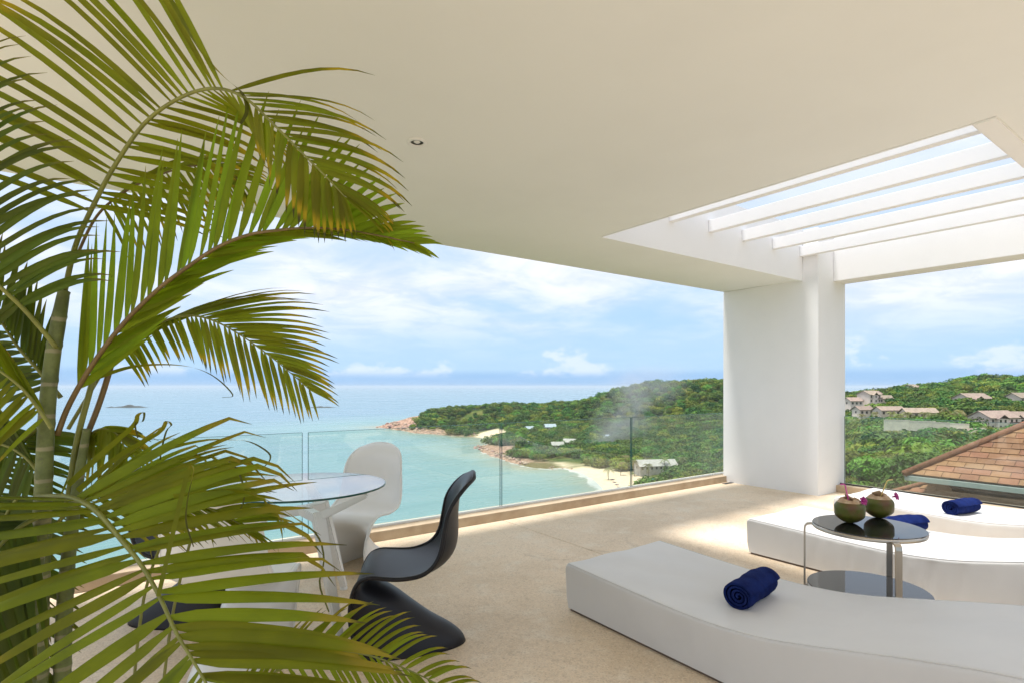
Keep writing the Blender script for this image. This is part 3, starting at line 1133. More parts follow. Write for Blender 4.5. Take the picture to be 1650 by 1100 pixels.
for px, d, h in ((1376, 310, 8), (1390, 322, 9), (1402, 300, 7), (1448, 305, 8), (1462, 300, 9), (1488, 298, 8), (1500, 290, 8), (1520, 300, 9), (1536, 292, 8),
                 (1550, 300, 7), (1412, 325, 8), (1440, 320, 7)):
    coconut_palm(px, 0, d, h, 'coconut palm among the villas above the cream retaining walls', 'coconut palms among the villas')
for px, d, h in ((1402, 92, 6), (1428, 84, 5.5), (1455, 110, 6), (1382, 120, 6), (1474, 125, 7), (1500, 130, 6.5), (1412, 140, 7), (1440, 165, 7), (1540, 150, 6)):
    coconut_palm(px, 0, d, h, 'coconut palm on the near slope between the pillar and the shingled roof', 'coconut palms on the near slope')
for px, d, h in ((1000, 345, 8), (1022, 340, 9), (1040, 352, 8), (1008, 365, 9), (980, 330, 7), (1045, 330, 8), (1070, 340, 9), (1100, 330, 8)):
    coconut_palm(px, 0, d, h, 'coconut palm standing at the back of the sandy beach', 'coconut palms behind the beach')

# ------------------------------------------------------------------ buildings on the slopes
M_VWALL = mat('pale_pink_wall', (0.74, 0.63, 0.56), 0.85, var=0.12, vscale=0.4, rand=0.15)
M_VROOF = mat('brown_grey_roof', (0.30, 0.23, 0.18), 0.85, var=0.3, vscale=0.8, rand=0.3)
M_BROOF = mat('blue_grey_tin_roof', (0.36, 0.42, 0.47), 0.6, var=0.2, vscale=0.8)
M_BROOF2 = mat('pale_thatch_roof', (0.42, 0.40, 0.36), 0.85, var=0.25, vscale=0.8)
M_BWALL = mat('bungalow_wall', (0.52, 0.48, 0.44), 0.85, var=0.2, vscale=0.6)
M_WIN = mat('dark_window', (0.05, 0.045, 0.045), 0.2)
M_FRAME = mat('brown_frame', (0.14, 0.08, 0.05), 0.7)
M_RETAIN = mat('cream_retaining_wall', (0.74, 0.66, 0.52), 0.9, var=0.2, vscale=0.25, rand=0.15)


def house(name, lab, cat, grp, px, py, d, w, dp, st, yaw, mw, mr, hs=2.9):
    py -= 3 * (hs < 2.8)
    x = (px - CX) / F * d
    z = EYE - (py - HY) * d / F
    h = empty(name, c2w(x, d, z), -TH + yaw)
    tag(h, lab, cat, grp)
    H = st * hs
    box('wall', (-w / 2, -dp / 2, -5), (w / 2, dp / 2, H), mw, h)
    # gabled roof with overhang, thickness and a smaller cross gable
    o = 0.7
    ry = dp * 0.30
    V = []
    for xx in (-w / 2 - o, w / 2 + o):
        V += [(xx, -dp / 2 - o, H - .15), (xx, 0, H + ry), (xx, dp / 2 + o, H - .15), (xx, -dp / 2 - o, H + .1), (xx, 0, H + ry + .28), (xx, dp / 2 + o, H + .1)]
    Fc = [(3, 9, 10, 4), (4, 10, 11, 5), (0, 1, 7, 6), (1, 2, 8, 7), (0, 6, 9, 3), (2, 5, 11, 8), (0, 3, 4, 1), (1, 4, 5, 2), (6, 7, 10, 9), (7, 8, 11, 10)]
    rf = mesh('roof', V, Fc, mr, h)
    mesh('gable', [(-w / 2 + .02, -dp / 2, H), (-w / 2 + .02, dp / 2, H), (-w / 2 + .02, 0, H + ry * .97)], [(0, 1, 2)], mw, h)
    mesh('gable', [(w / 2 - .02, -dp / 2, H), (w / 2 - .02, dp / 2, H), (w / 2 - .02, 0, H + ry * .97)], [(0, 1, 2)], mw, h)
    if st > 1:
        a, b = -w * .32, w * .02
        g = dp / 2 + 1.4
        bay = box('bay', (a, -g, -5), (b, -dp / 2 - .01, H - .3), mw, h)
        m_ = (a + b) / 2
        V = []
        for yy in (-g - .5, -dp * .1):
            V += [(a - .5, yy, H - .5), (m_, yy, H + 1.5), (b + .5, yy, H - .5), (a - .5, yy, H - .25), (m_, yy, H + 1.8), (b + .5, yy, H - .25)]
        mesh('gable_roof', V, Fc, mr, h)
    nw = max(2, int(w / 3))
    for s in range(st):
        for k in range(nw):
            cx_ = -w / 2 + (k + .5) * w / nw
            if st > 1 and -w * .36 < cx_ < w * .06:
                yf = -dp / 2 - 1.4
            else:
                yf = -dp / 2
            z0 = s * hs + .7
            f = box('window', (cx_ - .65, yf - .07, z0), (cx_ + .65, yf + .05, z0 + 1.5), M_FRAME, h)
            box('pane', (cx_ - .55, yf - .10, z0 + .1), (cx_ + .55, yf - .072, z0 + 1.4), M_WIN, f)
        if s > 0:
            rl = box('balcony', (w * .08, -dp / 2 - 1.3, s * hs - .1), (w / 2 - .1, -dp / 2 - .06, s * hs + .1), mw, h)
            box('parapet', (w * .08, -dp / 2 - 1.3, s * hs + .101), (w / 2 - .1, -dp / 2 - 1.18, s * hs + .9), M_FRAME, rl)
    for sg in (-1, 1):
        f = box('window', (sg * w / 2 - .05, -.6, .8), (sg * w / 2 + .06, .6, 2.2), M_FRAME, h)
        box('pane', (sg * w / 2 - .08, -.5, .9), (sg * w / 2 + .08, .5, 2.1), M_WIN, f)
    return h


VL = ['two storey pink villa with a front gable just above the shingled roof', 'two storey pink villa at the right edge of the picture above the shingled roof',
      'two storey pink villa halfway up the green hill', 'pink villa halfway up the hill, cut by the right edge of the picture',
      'largest two storey villa at the seaward end of the ridge', 'low villa beside the pillar at the seaward end of the ridge', 'low villa right of the largest ridge-end villa',
      'small pavilion uppermost at the seaward end of the ridge', 'small flat villa alone on the wooded ridge crest', 'long low villa behind palms above the left end of the retaining wall',
      'long low villa behind palms above the middle of the retaining wall', 'low grey roofed house below the lowest retaining wall', 'small low villa behind palms right next to the pillar']
for v, lab in zip(VILLAS, VL):
    house('hillside_villa', lab, 'villa', 'villas on the hillside', v[0], v[1], v[2], v[3], v[4], v[5], v[6], M_VWALL, M_VROOF)
BL = ['tiny beach hut leftmost on the rocky point', 'blue roofed bungalow on the rocks by the water', 'blue roofed bungalow highest in the woods of the headland',
      'blue roofed bungalow in the woods above the rocky point', 'pale roofed bungalow left of its twin above the reef', 'pale roofed bungalow right of its twin above the reef',
      'long pale flat roofed beach building among palms', 'blue roofed bungalow under the smoke']
for v, lab in zip(BUNGALOWS, BL):
    house('beach_bungalow', lab, 'bungalow', 'bungalows on the headland', v[0], v[1], v[2], v[3] * 1.2, v[4] * 1.2, 1, v[5], M_BWALL, (M_BROOF, M_BROOF2)[v[6]], 2.6)
WL = ['cream retaining wall at the left end of the terraced row', 'cream retaining wall in the middle of the terraced row', 'cream retaining wall at the right end of the terraced row']
for ((a, ya), (b, yb), d), lab in zip(WALLS, WL):
    A, B = far(a, ya, d), far(b, (ya + (b - a) * 0.06), d * 0.97)
    v = B - A
    w = empty('retaining_wall', (A.x, A.y, A.z), math.atan2(v.y, v.x))
    tag(w, lab, 'wall', 'retaining walls under the villas')
    L = math.hypot(v.x, v.y)
    n = max(2, int(L / 8))
    for k in range(n):
        box('wall_panel', (k * L / n + .03, -.25, -5.2 - .5 * k / n), ((k + 1) * L / n - .03, .25, -.3 * k), M_RETAIN, w)
        box('coping', (k * L / n, -.32, -.3 * k + .003), ((k + 1) * L / n, .32, -.3 * k + .2), M_VWALL, w)
# winding hill road, two stretches in view
M_ROAD = mat('pale_hill_road', (0.42, 0.36, 0.28), 0.9, var=0.15, vscale=0.2)


def road(pts_):
    P = [far(px, py, d) for px, py, d in pts_]
    V, Fc = [], []
    for i, p in enumerate(P):
        t = (P[min(i + 1, len(P) - 1)] - P[max(i - 1, 0)]).normalized()
        s = Vector((-t.y, t.x, 0)).normalized() * 2.0
        V += [p - s, p + s, p + s + Vector((0, 0, -3)), p - s + Vector((0, 0, -3))]
    for i in range(len(P) - 1):
        for k in range(4):
            Fc.append((i * 4 + k, i * 4 + (k + 1) % 4, i * 4 + 4 + (k + 1) % 4, i * 4 + 4 + k))
    o = mesh('hill_road', V, Fc, M_ROAD)
    tag(o, kind='structure')


road([(1600, 609, 470), (1620, 613, 466), (1640, 619, 460), (1660, 622, 456)])
road([(1488, 626, 440), (1505, 630, 436), (1530, 634, 430), (1548, 637, 425)])

# beach furniture
M_LOUNGE = mat('purple_beach_cushion', (0.10, 0.05, 0.12), 0.8)
M_TURQ = mat('turquoise_canvas', (0.03, 0.40, 0.42), 0.8)
for i, (px, py) in enumerate(((987, 771), (990, 775), (994, 779), (997, 783), (1003, 786))):
    g = ground(px, py, SEA + 1.6)
    x, y = g.x * CA - g.y * SA, g.x * SA + g.y * CA
    z = float(height(np.array([x]), np.array([y]))[0])
    b = empty('beach_lounger', (g.x, g.y, z), 0.5)
    tag(b, 'dark beach lounger in the short row on the sand', 'lounger', 'beach loungers on the sand')
    box('seat', (-.5, -1.1, .25), (.5, .5, .4), M_LOUNGE, b)
    bk = box('backrest', (-.5, .5, .3), (.5, 1.2, .42), M_LOUNGE, b)
    for sx in (-.4, .4):
        box('leg', (sx - .05, -.9, -.3), (sx + .05, .4, .25), M_FRAME, b)
g = ground(1052, 775, SEA + 3.5)
b = empty('beach_tent', (g.x, g.y, SEA + 1), 0.3)
tag(b, 'turquoise canvas canopy on the beach under the trees', 'canopy')
mesh('canvas', [(-5, -3, 2.6), (5, -3, 2.6), (5, 3, 2.6), (-5, 3, 2.6), (-2, 0, 4.2), (2, 0, 4.2)], [(0, 1, 5, 4), (1, 2, 5), (2, 3, 4, 5), (3, 0, 4)], M_TURQ, b)
for sx in (-4.7, 4.7):
    for sy in (-2.7, 2.7):
        box('post', (sx - .08, sy - .08, -1), (sx + .08, sy + .08, 2.7), M_FRAME, b)

# boulders along the shore and islets out at sea
M_ROCK = mat('pink_granite', (0.42, 0.29, 0.22), 0.85, col2=(0.17, 0.11, 0.075), vscale=0.35, rand=0.35)
M_ROCKD = mat('dark_islet_rock', (0.055, 0.06, 0.05), 0.9, var=0.3, vscale=0.1)


def rock_mesh(seed, m):
    bm = bmesh.new()
    bmesh.ops.create_icosphere(bm, subdivisions=2, radius=1)
    r = np.random.RandomState(seed)
    for v in bm.verts:
        c = np.array(v.co)
        k = 1 + .22 * math.sin(c[0] * 3 + seed) + .18 * math.sin(c[1] * 4 + seed * 2) + .12 * r.uniform(-1, 1)
        v.co = Vector((c[0] * k, c[1] * k * .8, c[2] * k * .62))
    me = bpy.data.meshes.new('boulder')
    bm.to_mesh(me); bm.free()
    me.materials.append(m)
    return me


ROCKS = [rock_mesh(i, M_ROCK) for i in range(4)]
nb = 0
for (px0, py0, px1, py1, n, lo, hi, where) in ((610, 687, 690, 697, 55, 1.2, 3.6, 'outer point'), (690, 698, 775, 703, 26, .8, 2.0, 'outer point'),
                                              (766, 720, 850, 752, 60, .7, 2.3, 'inner point'), (880, 755, 925, 757, 12, .5, 1.1, 'inner point')):
    for i in range(n):
        t = rnd.random()
        g = ground(px0 + (px1 - px0) * t + rnd.uniform(-3, 6), py0 + (py1 - py0) * t + rnd.uniform(-3.0, 1.2), SEA)
        x, y = g.x * CA - g.y * SA, g.x * SA + g.y * CA
        z = max(SEA - .2, float(height(np.array([x]), np.array([y]))[0]))
        b = link_obj('boulder', ROCKS[rnd.randrange(4)])
        s = rnd.uniform(lo, hi)
        b.location = (g.x, g.y, z); b.rotation_euler = (0, 0, rnd.random() * 6.28); b.scale = (s, s, s)
        if where == 'outer point':
            tag(b, 'pinkish granite boulder on the shore of the outer headland point', 'boulder', 'boulders on the outer point')
        else:
            tag(b, 'pinkish granite boulder on the inner rocky point by the reef', 'boulder', 'boulders on the inner point')
for (px, w, hh, lab) in ((207, 60, 8, 'widest dark rock islet far out on the pale sea, behind the palm'), (178, 16, 3, 'smallest rock islet on the far left of the sea'),
                         (517, 48, 4, 'low dark rock islet on the sea under the drooping frond')):
    d = (EYE - SEA) * F / (656 - HY)
    c = c2w((px - CX) / F * d, d, SEA)
    V, Fc = [], []
    n = 14
    W = w / F * d
    for i in range(n + 1):
        t = i / n
        e = max(.15, math.sin(math.pi * t)) * hh * (.35 + .65 * abs(math.sin(t * 9 + w)) * math.exp(-((t - .6) * 3) ** 2) + .1)
        V += [((t - .5) * W, -12, -1), ((t - .5) * W, -4, e * .8), ((t - .5) * W, 4, e), ((t - .5) * W, 12, -1)]
    for i in range(n):
        for k in range(3):
            Fc.append((i * 4 + k, i * 4 + 4 + k, i * 4 + 5 + k, i * 4 + 1 + k))
    o = mesh('rock_islet', V, Fc, M_ROCKD)
    o.location = c; o.rotation_euler = (0, 0, -TH)
    tag(o, lab, 'islet')


# smoke drifting up over the headland
def build_smoke():
    me = bpy.data.meshes.new('smoke')
    bm = bmesh.new()
    add_box(bm, (-1, -1, -1), (1, 1, 1))
    bm.to_mesh(me); bm.free()
    m = bpy.data.materials.new('smoke')
    m.use_nodes = True
    node, link = NT(m.node_tree)
    out = node('ShaderNodeOutputMaterial')
    tc = node('ShaderNodeTexCoord')
    sep = node('ShaderNodeSeparateXYZ')
    link(tc.outputs['Object'], sep.inputs[0])
    n = node('ShaderNodeTexNoise', i_Scale=1.6, i_Detail=6.0, i_Roughness=0.6, i_Distortion=0.8)
    link(tc.outputs['Object'], n.inputs['Vector'])
    # a plume leaning with height and widening
    h = math_node(node, link, 'MULTIPLY', math_node(node, link, 'ADD', sep.outputs[2], 1.0), 0.5)
    cx_ = math_node(node, link, 'SUBTRACT', math_node(node, link, 'MULTIPLY', h, 0.55), 0.2)
    dx = math_node(node, link, 'SUBTRACT', sep.outputs[0], cx_)
    r2 = math_node(node, link, 'ADD', math_node(node, link, 'MULTIPLY', dx, dx), math_node(node, link, 'MULTIPLY', sep.outputs[1], sep.outputs[1]))
    rad = math_node(node, link, 'SQRT', r2)
    wd = math_node(node, link, 'ADD', math_node(node, link, 'MULTIPLY', h, 0.42), 0.22)
    q = math_node(node, link, 'DIVIDE', rad, wd)
    f = smooth(node, link, q, 0.05, 1.0, 1.0, 0.0)
    v = smooth(node, link, h, 0.75, 1.0, 1.0, 0.0)
    v2 = smooth(node, link, h, 0.0, 0.12)
    dn = smooth(node, link, n.outputs['Fac'], 0.36, 0.70)
    dens = math_node(node, link, 'MULTIPLY', math_node(node, link, 'MULTIPLY', f, dn), math_node(node, link, 'MULTIPLY', v, v2))
    dens = math_node(node, link, 'MULTIPLY', dens, 0.075)
    pv = node('ShaderNodeVolumePrincipled')
    pv.inputs['Color'].default_value = (0.93, 0.95, 1.0, 1)
    pv.inputs['Anisotropy'].default_value = 0.0
    link(dens, pv.inputs['Density'])
    link(pv.outputs[0], out.inputs['Volume'])
    me.materials.append(m)
    o = link_obj('smoke', me)
    c = far(1000, 668, 455)
    o.location = c
    o.rotation_euler = (0, 0, -TH)
    o.scale = (84, 32, 46)
    tag(o, kind='stuff')


build_smoke()

# ------------------------------------------------------------------ moulded S-shaped chairs
def chair_shell_mesh(name, m):
    # per station down the shell: centre (x, z), side edge (x, z), half width, roundness of the section
    st = [((-.305, .858), (-.300, .842), .095), ((-.280, .845), (-.255, .812), .160), ((-.250, .805), (-.205, .758), .198), ((-.230, .745), (-.168, .690), .215),
          ((-.222, .66), (-.150, .60), .224), ((-.222, .57), (-.132, .515), .232), ((-.208, .49), (-.095, .455), .238), ((-.160, .432), (-.045, .424), .242),
          ((-.085, .408), (.015, .410), .244), ((.0, .402), (.07, .408), .243), ((.09, .412), (.125, .412), .238), ((.170, .426), (.182, .416), .229),
          ((.224, .420), (.226, .403), .218), ((.246, .394), (.254, .372), .206), ((.232, .362), (.272, .328), .194), ((.168, .320), (.283, .274), .182),
          ((.078, .266), (.287, .214), .172), ((-.005, .203), (.282, .160), .167), ((-.095, .138), (.271, .106), .167), ((-.190, .082), (.257, .058), .170),
          ((-.243, .036), (.244, .020), .176), ((-.260, .000), (.236, .000), .180)]
    st = [(c, e, w * (1.045 if i < 8 else 1.0)) for i, (c, e, w) in enumerate(st)]
    rows = [list(c) + list(e) + [w] for c, e, w in st]
    R = catmull(rows, 76)
    ns = 25
    V, Fc = [], []
    for i, r in enumerate(R):
        t = i / (len(R) - 1)
        p = 2.4 if t < 0.55 else 2.0
        for k in range(ns):
            s = -1 + 2 * k / (ns - 1)
            a = abs(s) ** p
            yy = r[4] * (math.sin(s * math.pi / 2 * .88) / math.sin(math.pi / 2 * .88) if t > 0.55 else s)
            V.append((r[0] + (r[2] - r[0]) * a, yy, max(0.0, r[1] + (r[3] - r[1]) * a)))
    for i in range(len(R) - 1):
        for k in range(ns - 1):
            a = i * ns + k
            Fc.append((a, a + 1, a + ns + 1, a + ns))
    o = mesh(name, V, Fc, m, None, True)
    sm = o.modifiers.new('thickness', 'SOLIDIFY')
    sm.thickness = 0.010
    sm.offset = 0
    # the rolled lip that runs round the rim
    rim = [V[i * ns] for i in range(len(R) - 1, -1, -1)] + [V[k] for k in range(1, ns - 1)] + [V[i * ns + ns - 1] for i in range(len(R))]
    P = catmull(rim[::2] + [rim[-1]], 150)
    return o, P


def chair(color, x, d, face, lab, proto=None):
    """face: (x, d) direction the sitter looks, in view-aligned ground axes"""
    m = M_BPLASTIC if color == 'black' else M_WPLASTIC
    w = c2w(x, d, 0)
    fw = c2w(face[0], face[1], 0)
    rz = math.atan2(fw.y, fw.x)
    root = empty('shell_chair', w, rz)
    tag(root, lab, 'chair', 'S-shaped shell chairs round the glass table')
    o, P = chair_shell_mesh('shell', m)
    o.parent = root
    tube('rolled_rim', [tuple(p) for p in P], 0.0105, m, root, 8)
    return root


chair('white', -1.09, 4.05, (-.22, -.98), 'white shell chair standing behind the glass table by the railing')
chair('black', -.50, 2.82, (-.985, -.13), 'black shell chair in full view right of the glass table')
chair('black', -1.86, 3.12, (.97, .16), 'black shell chair hidden behind the palm leaves left of the table')
chair('white', -1.30, 2.58, (.06, .99), 'white shell chair nearest the palm, its back turned, half covered by leaflets')


# ------------------------------------------------------------------ glass dining table
def dining_table():
    c = c2w(-1.19, 3.16, 0)
    t = empty('dining_table', c, 0)
    tag(t, 'round glass dining table on splayed white legs between the shell chairs', 'table')
    R = 0.46
    top = lathe('table_top', [(0.0, .7305), (R - .003, .7305), (R - .003, .741), (0.0, .741)], M_TABLEGLASS, t, 96, False)
    lathe('edge_band', [(R - .0025, .7305), (R, .7315), (R, .740), (R - .0025, .741)], M_GLASSEDGE, top, 96)

    def blade(name, p0, p1, side, w0, w1, th0, th1):
        p0, p1, side = Vector(p0), Vector(p1), Vector(side)
        ax = (p1 - p0).normalized()
        side = (side - ax * side.dot(ax)).normalized()
        up = ax.cross(side)
        V = []
        for p, w, th in ((p0, w0, th0), (p1, w1, th1)):
            for sw, sz in ((-1, -1), (1, -1), (1, 1), (-1, 1)):
                V.append(p + side * sw * w + up * sz * th)
        bm = bmesh.new()
        bv = [bm.verts.new(v) for v in V]
        for f in ((3, 2, 1, 0), (4, 5, 6, 7), (0, 1, 5, 4), (1, 2, 6, 5), (2, 3, 7, 6), (3, 0, 4, 7)):
            bm.faces.new([bv[i] for i in f])
        bmesh.ops.bevel(bm, geom=list(bm.edges), offset=.007, segments=2, affect='EDGES')
        return bm_obj(name, bm, M_WLACQ, t)
    for k in range(3):
        def pol(deg, r_, z):
            a_ = math.radians(deg + 120 * k) - TH
            return (math.cos(a_) * r_, math.sin(a_) * r_, z)
        tang = Vector(pol(45, 1, 0))
        leg = blade('leg', pol(-45, .185, .615), pol(-45, .425, .016), tang, .034, .022, .024, .016)
        blade('arm', pol(-50, .165, .575), pol(-13, .40, .700), Vector(pol(77, 1, 0)), .030, .022, .026, .012)
        blade('spoke', pol(135, .03, .60), pol(-45, .20, .585), tang, .030, .030, .024, .024)
        f_ = pol(-45, .425, 0)
        lathe('foot', [(.022, 0.0), (.024, .012), (.012, .018), (0, .018)], M_ALU, leg, 16).location = (f_[0], f_[1], 0)
        p_ = pol(-13, .385, 0)
        tube('pad', [(p_[0], p_[1], .700), (p_[0], p_[1], .730)], .015, M_ALU, t, 12)


dining_table()


# ------------------------------------------------------------------ wave loungers
def lounger(u0, shift, lab, wr):
    W = .825
    prof = [(2.43, .276), (2.2, .268), (1.9, .258), (1.6, .253), (1.4, .262), (1.2, .288), (.95, .345), (.7, .405), (.47, .45), (.2, .478), (-.05, .485)]
    prof = [(v + (shift if v < 2.3 and v > 0 else 0), z) for v, z in prof]
    P = catmull(prof, 120)
    root = empty('wave_lounger', (u0 + W / 2, 1.2, 0))
    tag(root, lab, 'lounger', 'white wave loungers in a row')
    rx = .022
    # section: from the near foot up, over the top, down to the far foot
    sec = [(0, .02)] + [(0, .02 + (k / 14)) for k in range(1, 14)]
    V, Fc = [], []
    nsec = None
    rr_ = np.random.RandomState(int(u0 * 10))
    ph = rr_.rand(12) * 6.28
    for i, (v, zt) in enumerate(P):
        ring = []
        ns = 16
        for k in range(ns + 1):                       # near side
            ring.append((0.0, .015 + (zt - rx - .015) * k / ns, 's', -1))
        for k in range(1, 6):
            a = math.pi / 2 * k / 5
            ring.append((rx - rx * math.cos(a), zt - rx + rx * math.sin(a), 't', 0))
        for k in range(1, 20):
            ring.append((rx + (W - 2 * rx) * k / 20, zt, 't', 0))
        for k in range(0, 6):
            a = math.pi / 2 * (1 - k / 5)
            ring.append((W - rx + rx * math.cos(a), zt - rx + rx * math.sin(a), 't', 0))
        for k in range(1, ns + 1):
            ring.append((W, zt - rx - (zt - rx - .015) * k / ns, 's', 1))
        nsec = len(ring)
        for (x, z, s, sg) in ring:
            h = z / zt
            if s == 's':
                # upright gathers of the cover, strongest below the top edge, and a slight lean
                gth = (math.sin(v * 46 + ph[0] + math.sin(v * 7) * 2) + .6 * math.sin(v * 83 + ph[1] + z * 9)) * .0034 * wr * (math.exp(-((v - 1.55) / .5) ** 2) + .15) * math.sin(min(1, h) * math.pi) 
                x += sg * (-.010 * (1 - h) + gth + .003 * math.sin(v * 5 + ph[2]) * math.sin(h * 3))
                dz = 0
            else:
                u_ = x / W
                dz = (.0035 * math.sin(u_ * 9 + v * 3 + ph[3]) * math.sin(v * 4 + ph[4]) + .002 * math.sin(u_ * 17 + v * 8 + ph[5])) * min(1, u_ * 6, (1 - u_) * 6)
                dz -= .006 * math.sin(math.pi * u_)
            V.append((x - W / 2, v - 1.2, z + dz))
    for i in range(len(P) - 1):
        for k in range(nsec - 1):
            a = i * nsec + k
            Fc.append((a, a + 1, a + nsec + 1, a + nsec))
    # head end: rounded over, then down; foot end: flat
    base = len(V)
    first = [V[k] for k in range(nsec)]
    for j, (dv, dz, sh) in enumerate(((.010, -.004, .999), (.017, -.012, .998), (.019, -.030, .997))):
        for (x, y, z) in first:
            V.append((x * sh, y + dv * min(1, z / .1), max(.015, z + dz * (1 if z > .2 else z / .2))))
        pa = 0 if j == 0 else base + (j - 1) * nsec
        pb = base + j * nsec
        for k in range(nsec - 1):
            Fc.append((pa + k + 1, pa + k, pb + k, pb + k + 1))
    pb = base + 2 * nsec
    Fc.append(tuple(pb + k for k in range(nsec)))
    Fc.append(tuple((len(P) - 1) * nsec + k for k in range(nsec - 1, -1, -1)))
    mesh('cushion', V, Fc, M_CUSHION, root, True)
    # welt seam round the top edge, near and far
    for s in (rx * .35, W - rx * .35):
        tube('welt', [(s - W / 2, v - 1.2, z - .0035) for v, z in P[::2]], .0032, M_CUSHION, root, 6)
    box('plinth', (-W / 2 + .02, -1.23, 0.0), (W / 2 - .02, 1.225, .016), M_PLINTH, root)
    return P, u0, W


def top_z(P, v):
    return float(np.interp(-v, -P[:, 0], P[:, 1]))


L1 = lounger(2.146, 0.0, 'white wave lounger nearest the camera, lying in the shade', .35)
L2 = lounger(4.015, -.10, 'white wave lounger in the middle behind the low side table', 1.0)
L3 = lounger(5.44, -.10, 'white wave lounger farthest away, against the glass railing', .6)


# ------------------------------------------------------------------ rolled towels
def towel(P, px, py, zg, ang, L, r, lab, droop=0.0):
    g = ground(px, py, zg)
    z = top_z(P, g.y) - .004
    root = empty('rolled_towel', (g.x, g.y, z), ang)
    tag(root, lab, 'towel', 'rolled blue towels on the loungers')
    # spiral of two thick plies, swept along x
    turns, n = 3.6, 150
    th = r / (turns + .35)
    sec = []
    for i in range(n + 1):
        t = i / n
        a = t * turns * 2 * math.pi
        rad = th * .35 + (r - th * .5) * t
        sq = 1 - .13 * max(0, -math.sin(a - .4)) * t
        sec.append((rad * math.cos(a - 1.0), rad * math.sin(a - 1.0) * (1 - .06 * t) * sq))
    zmin = min(s[1] for s in sec)
    V, Fc = [], []
    nx = 15
    h = th * .30
    prof = []
    for i, (y, zz) in enumerate(sec):
        j = max(1, min(n - 1, i))
        ty, tz = sec[j + 1][0] - sec[j - 1][0], sec[j + 1][1] - sec[j - 1][1]
        l = math.hypot(ty, tz) or 1
        prof.append((y, zz, -tz / l, ty / l))
    loop = [(y + ny * h, z_ + nz * h) for y, z_, ny, nz in prof] + [(y - ny * h, z_ - nz * h) for y, z_, ny, nz in reversed(prof)]
    m = len(loop)
    for k in range(nx):
        t = k / (nx - 1)
        e = abs(2 * t - 1) ** 8
        tele = 0
        for q, (y, z_) in enumerate(loop):
            f = 1 - .07 * e
            w = 1 + .035 * math.sin(t * 9 + math.atan2(z_, y) * 2) + .02 * math.sin(t * 23 + math.atan2(z_, y) * 3)
            rad = math.hypot(y, z_) / r
            V.append(((t - .5) * L + (.018 * (1 - rad) if t < .5 else -.018 * (1 - rad)) * e, y * f * w, z_ * f * w - zmin + h * .4))
    for k in range(nx - 1):
        for q in range(m):
            Fc.append((k * m + q, k * m + (q + 1) % m, (k + 1) * m + (q + 1) % m, (k + 1) * m + q))
    for base in (0, (nx - 1) * m):
        for q in range(n):
            a, b_, c, d_ = base + q, base + q + 1, base + m - 2 - q, base + m - 1 - q
            Fc.append((a, b_, c, d_) if base else (d_, c, b_, a))
    o = mesh('roll', V, Fc, M_TOWEL, root, True)
    o.data.set_sharp_from_angle(angle=math.radians(50))
    return root


towel(L1[0], 1212, 964, .255, math.radians(9), .345, .078, 'rolled navy blue towel on the nearest lounger')
towel(L2[0], 1455, 852, .27, math.radians(-22), .33, .074, 'rolled blue towel on the middle lounger, half behind the side table')
towel(L3[0], 1550, 822, .27, math.radians(-12), .33, .073, 'rolled blue towel on the farthest lounger by the glass')


# ------------------------------------------------------------------ side table, coconuts
def side_table():
    c = c2w(1.92, 3.0, 0)
    t = empty('side_table', c, 0)
    tag(t, 'low two tier side table of black mirror glass discs and bent steel bars', 'side table')
    R = .263
    for nm, z, R_ in (('upper_disc', .55, R), ('lower_disc', .215, .288)):
        d = lathe(nm, [(0, z - .006), (R_ - .004, z - .006), (R_, z - .004), (R_, z - .001), (R_ - .002, z), (0, z)], M_BLACKGLASS, t, 72, False)
        lathe('steel_rim', [(R_ - .03, z - .024), (R_ + .0005, z - .024), (R_ + .0025, z - .022), (R_ + .0025, z - .005), (R_ + .0005, z - .005)], M_STEEL, d, 72)

    def bar(name, ang, half):
        a = math.radians(ang) - TH
        ux, uy = math.cos(a), math.sin(a)
        px_, py_ = -uy, ux
        ro = .302
        path = [(R - .02, .532), (ro - .03, .532), (ro - .012, .528), (ro - .003, .518), (ro, .503), (ro, .35), (ro, .15), (ro, .0)]
        V, Fc = [], []
        th = .005
        for i, (r_, z) in enumerate(path):
            q0, q1 = path[max(0, i - 1)], path[min(len(path) - 1, i + 1)]
            dr, dz = q1[0] - q0[0], q1[1] - q0[1]
            l = math.hypot(dr, dz)
            nr, nz = dz / l, -dr / l
            for sw, so in ((-1, -1), (1, -1), (1, 1), (-1, 1)):
                V.append((ux * (r_ + nr * so * th) + px_ * sw * half, uy * (r_ + nr * so * th) + py_ * sw * half, z + nz * so * th))
        for i in range(len(path) - 1):
            for k in range(4):
                Fc.append((i * 4 + k, i * 4 + (k + 1) % 4, i * 4 + 4 + (k + 1) % 4, i * 4 + 4 + k))
        Fc += [(3, 2, 1, 0), tuple((len(path) - 1) * 4 + k for k in range(4))]
        o = mesh(name, V, Fc, M_STEEL, t)
        # bracket holding the lower disc
        mesh('bracket', [(ux * .265 + px_ * s * half, uy * .265 + py_ * s * half, z) for s in (-1, 1) for z in (.182, .190)] +
             [(ux * (ro - .005) + px_ * s * half, uy * (ro - .005) + py_ * s * half, z) for s in (-1, 1) for z in (.182, .190)],
             [(0, 1, 3, 2), (4, 6, 7, 5), (0, 4, 5, 1), (2, 3, 7, 6), (0, 2, 6, 4), (1, 5, 7, 3)], M_STEEL, o)
    bar('leg', 152, .013)
    bar('leg', -98, .015)
    bar('leg', 37, .015)
    return c, .55


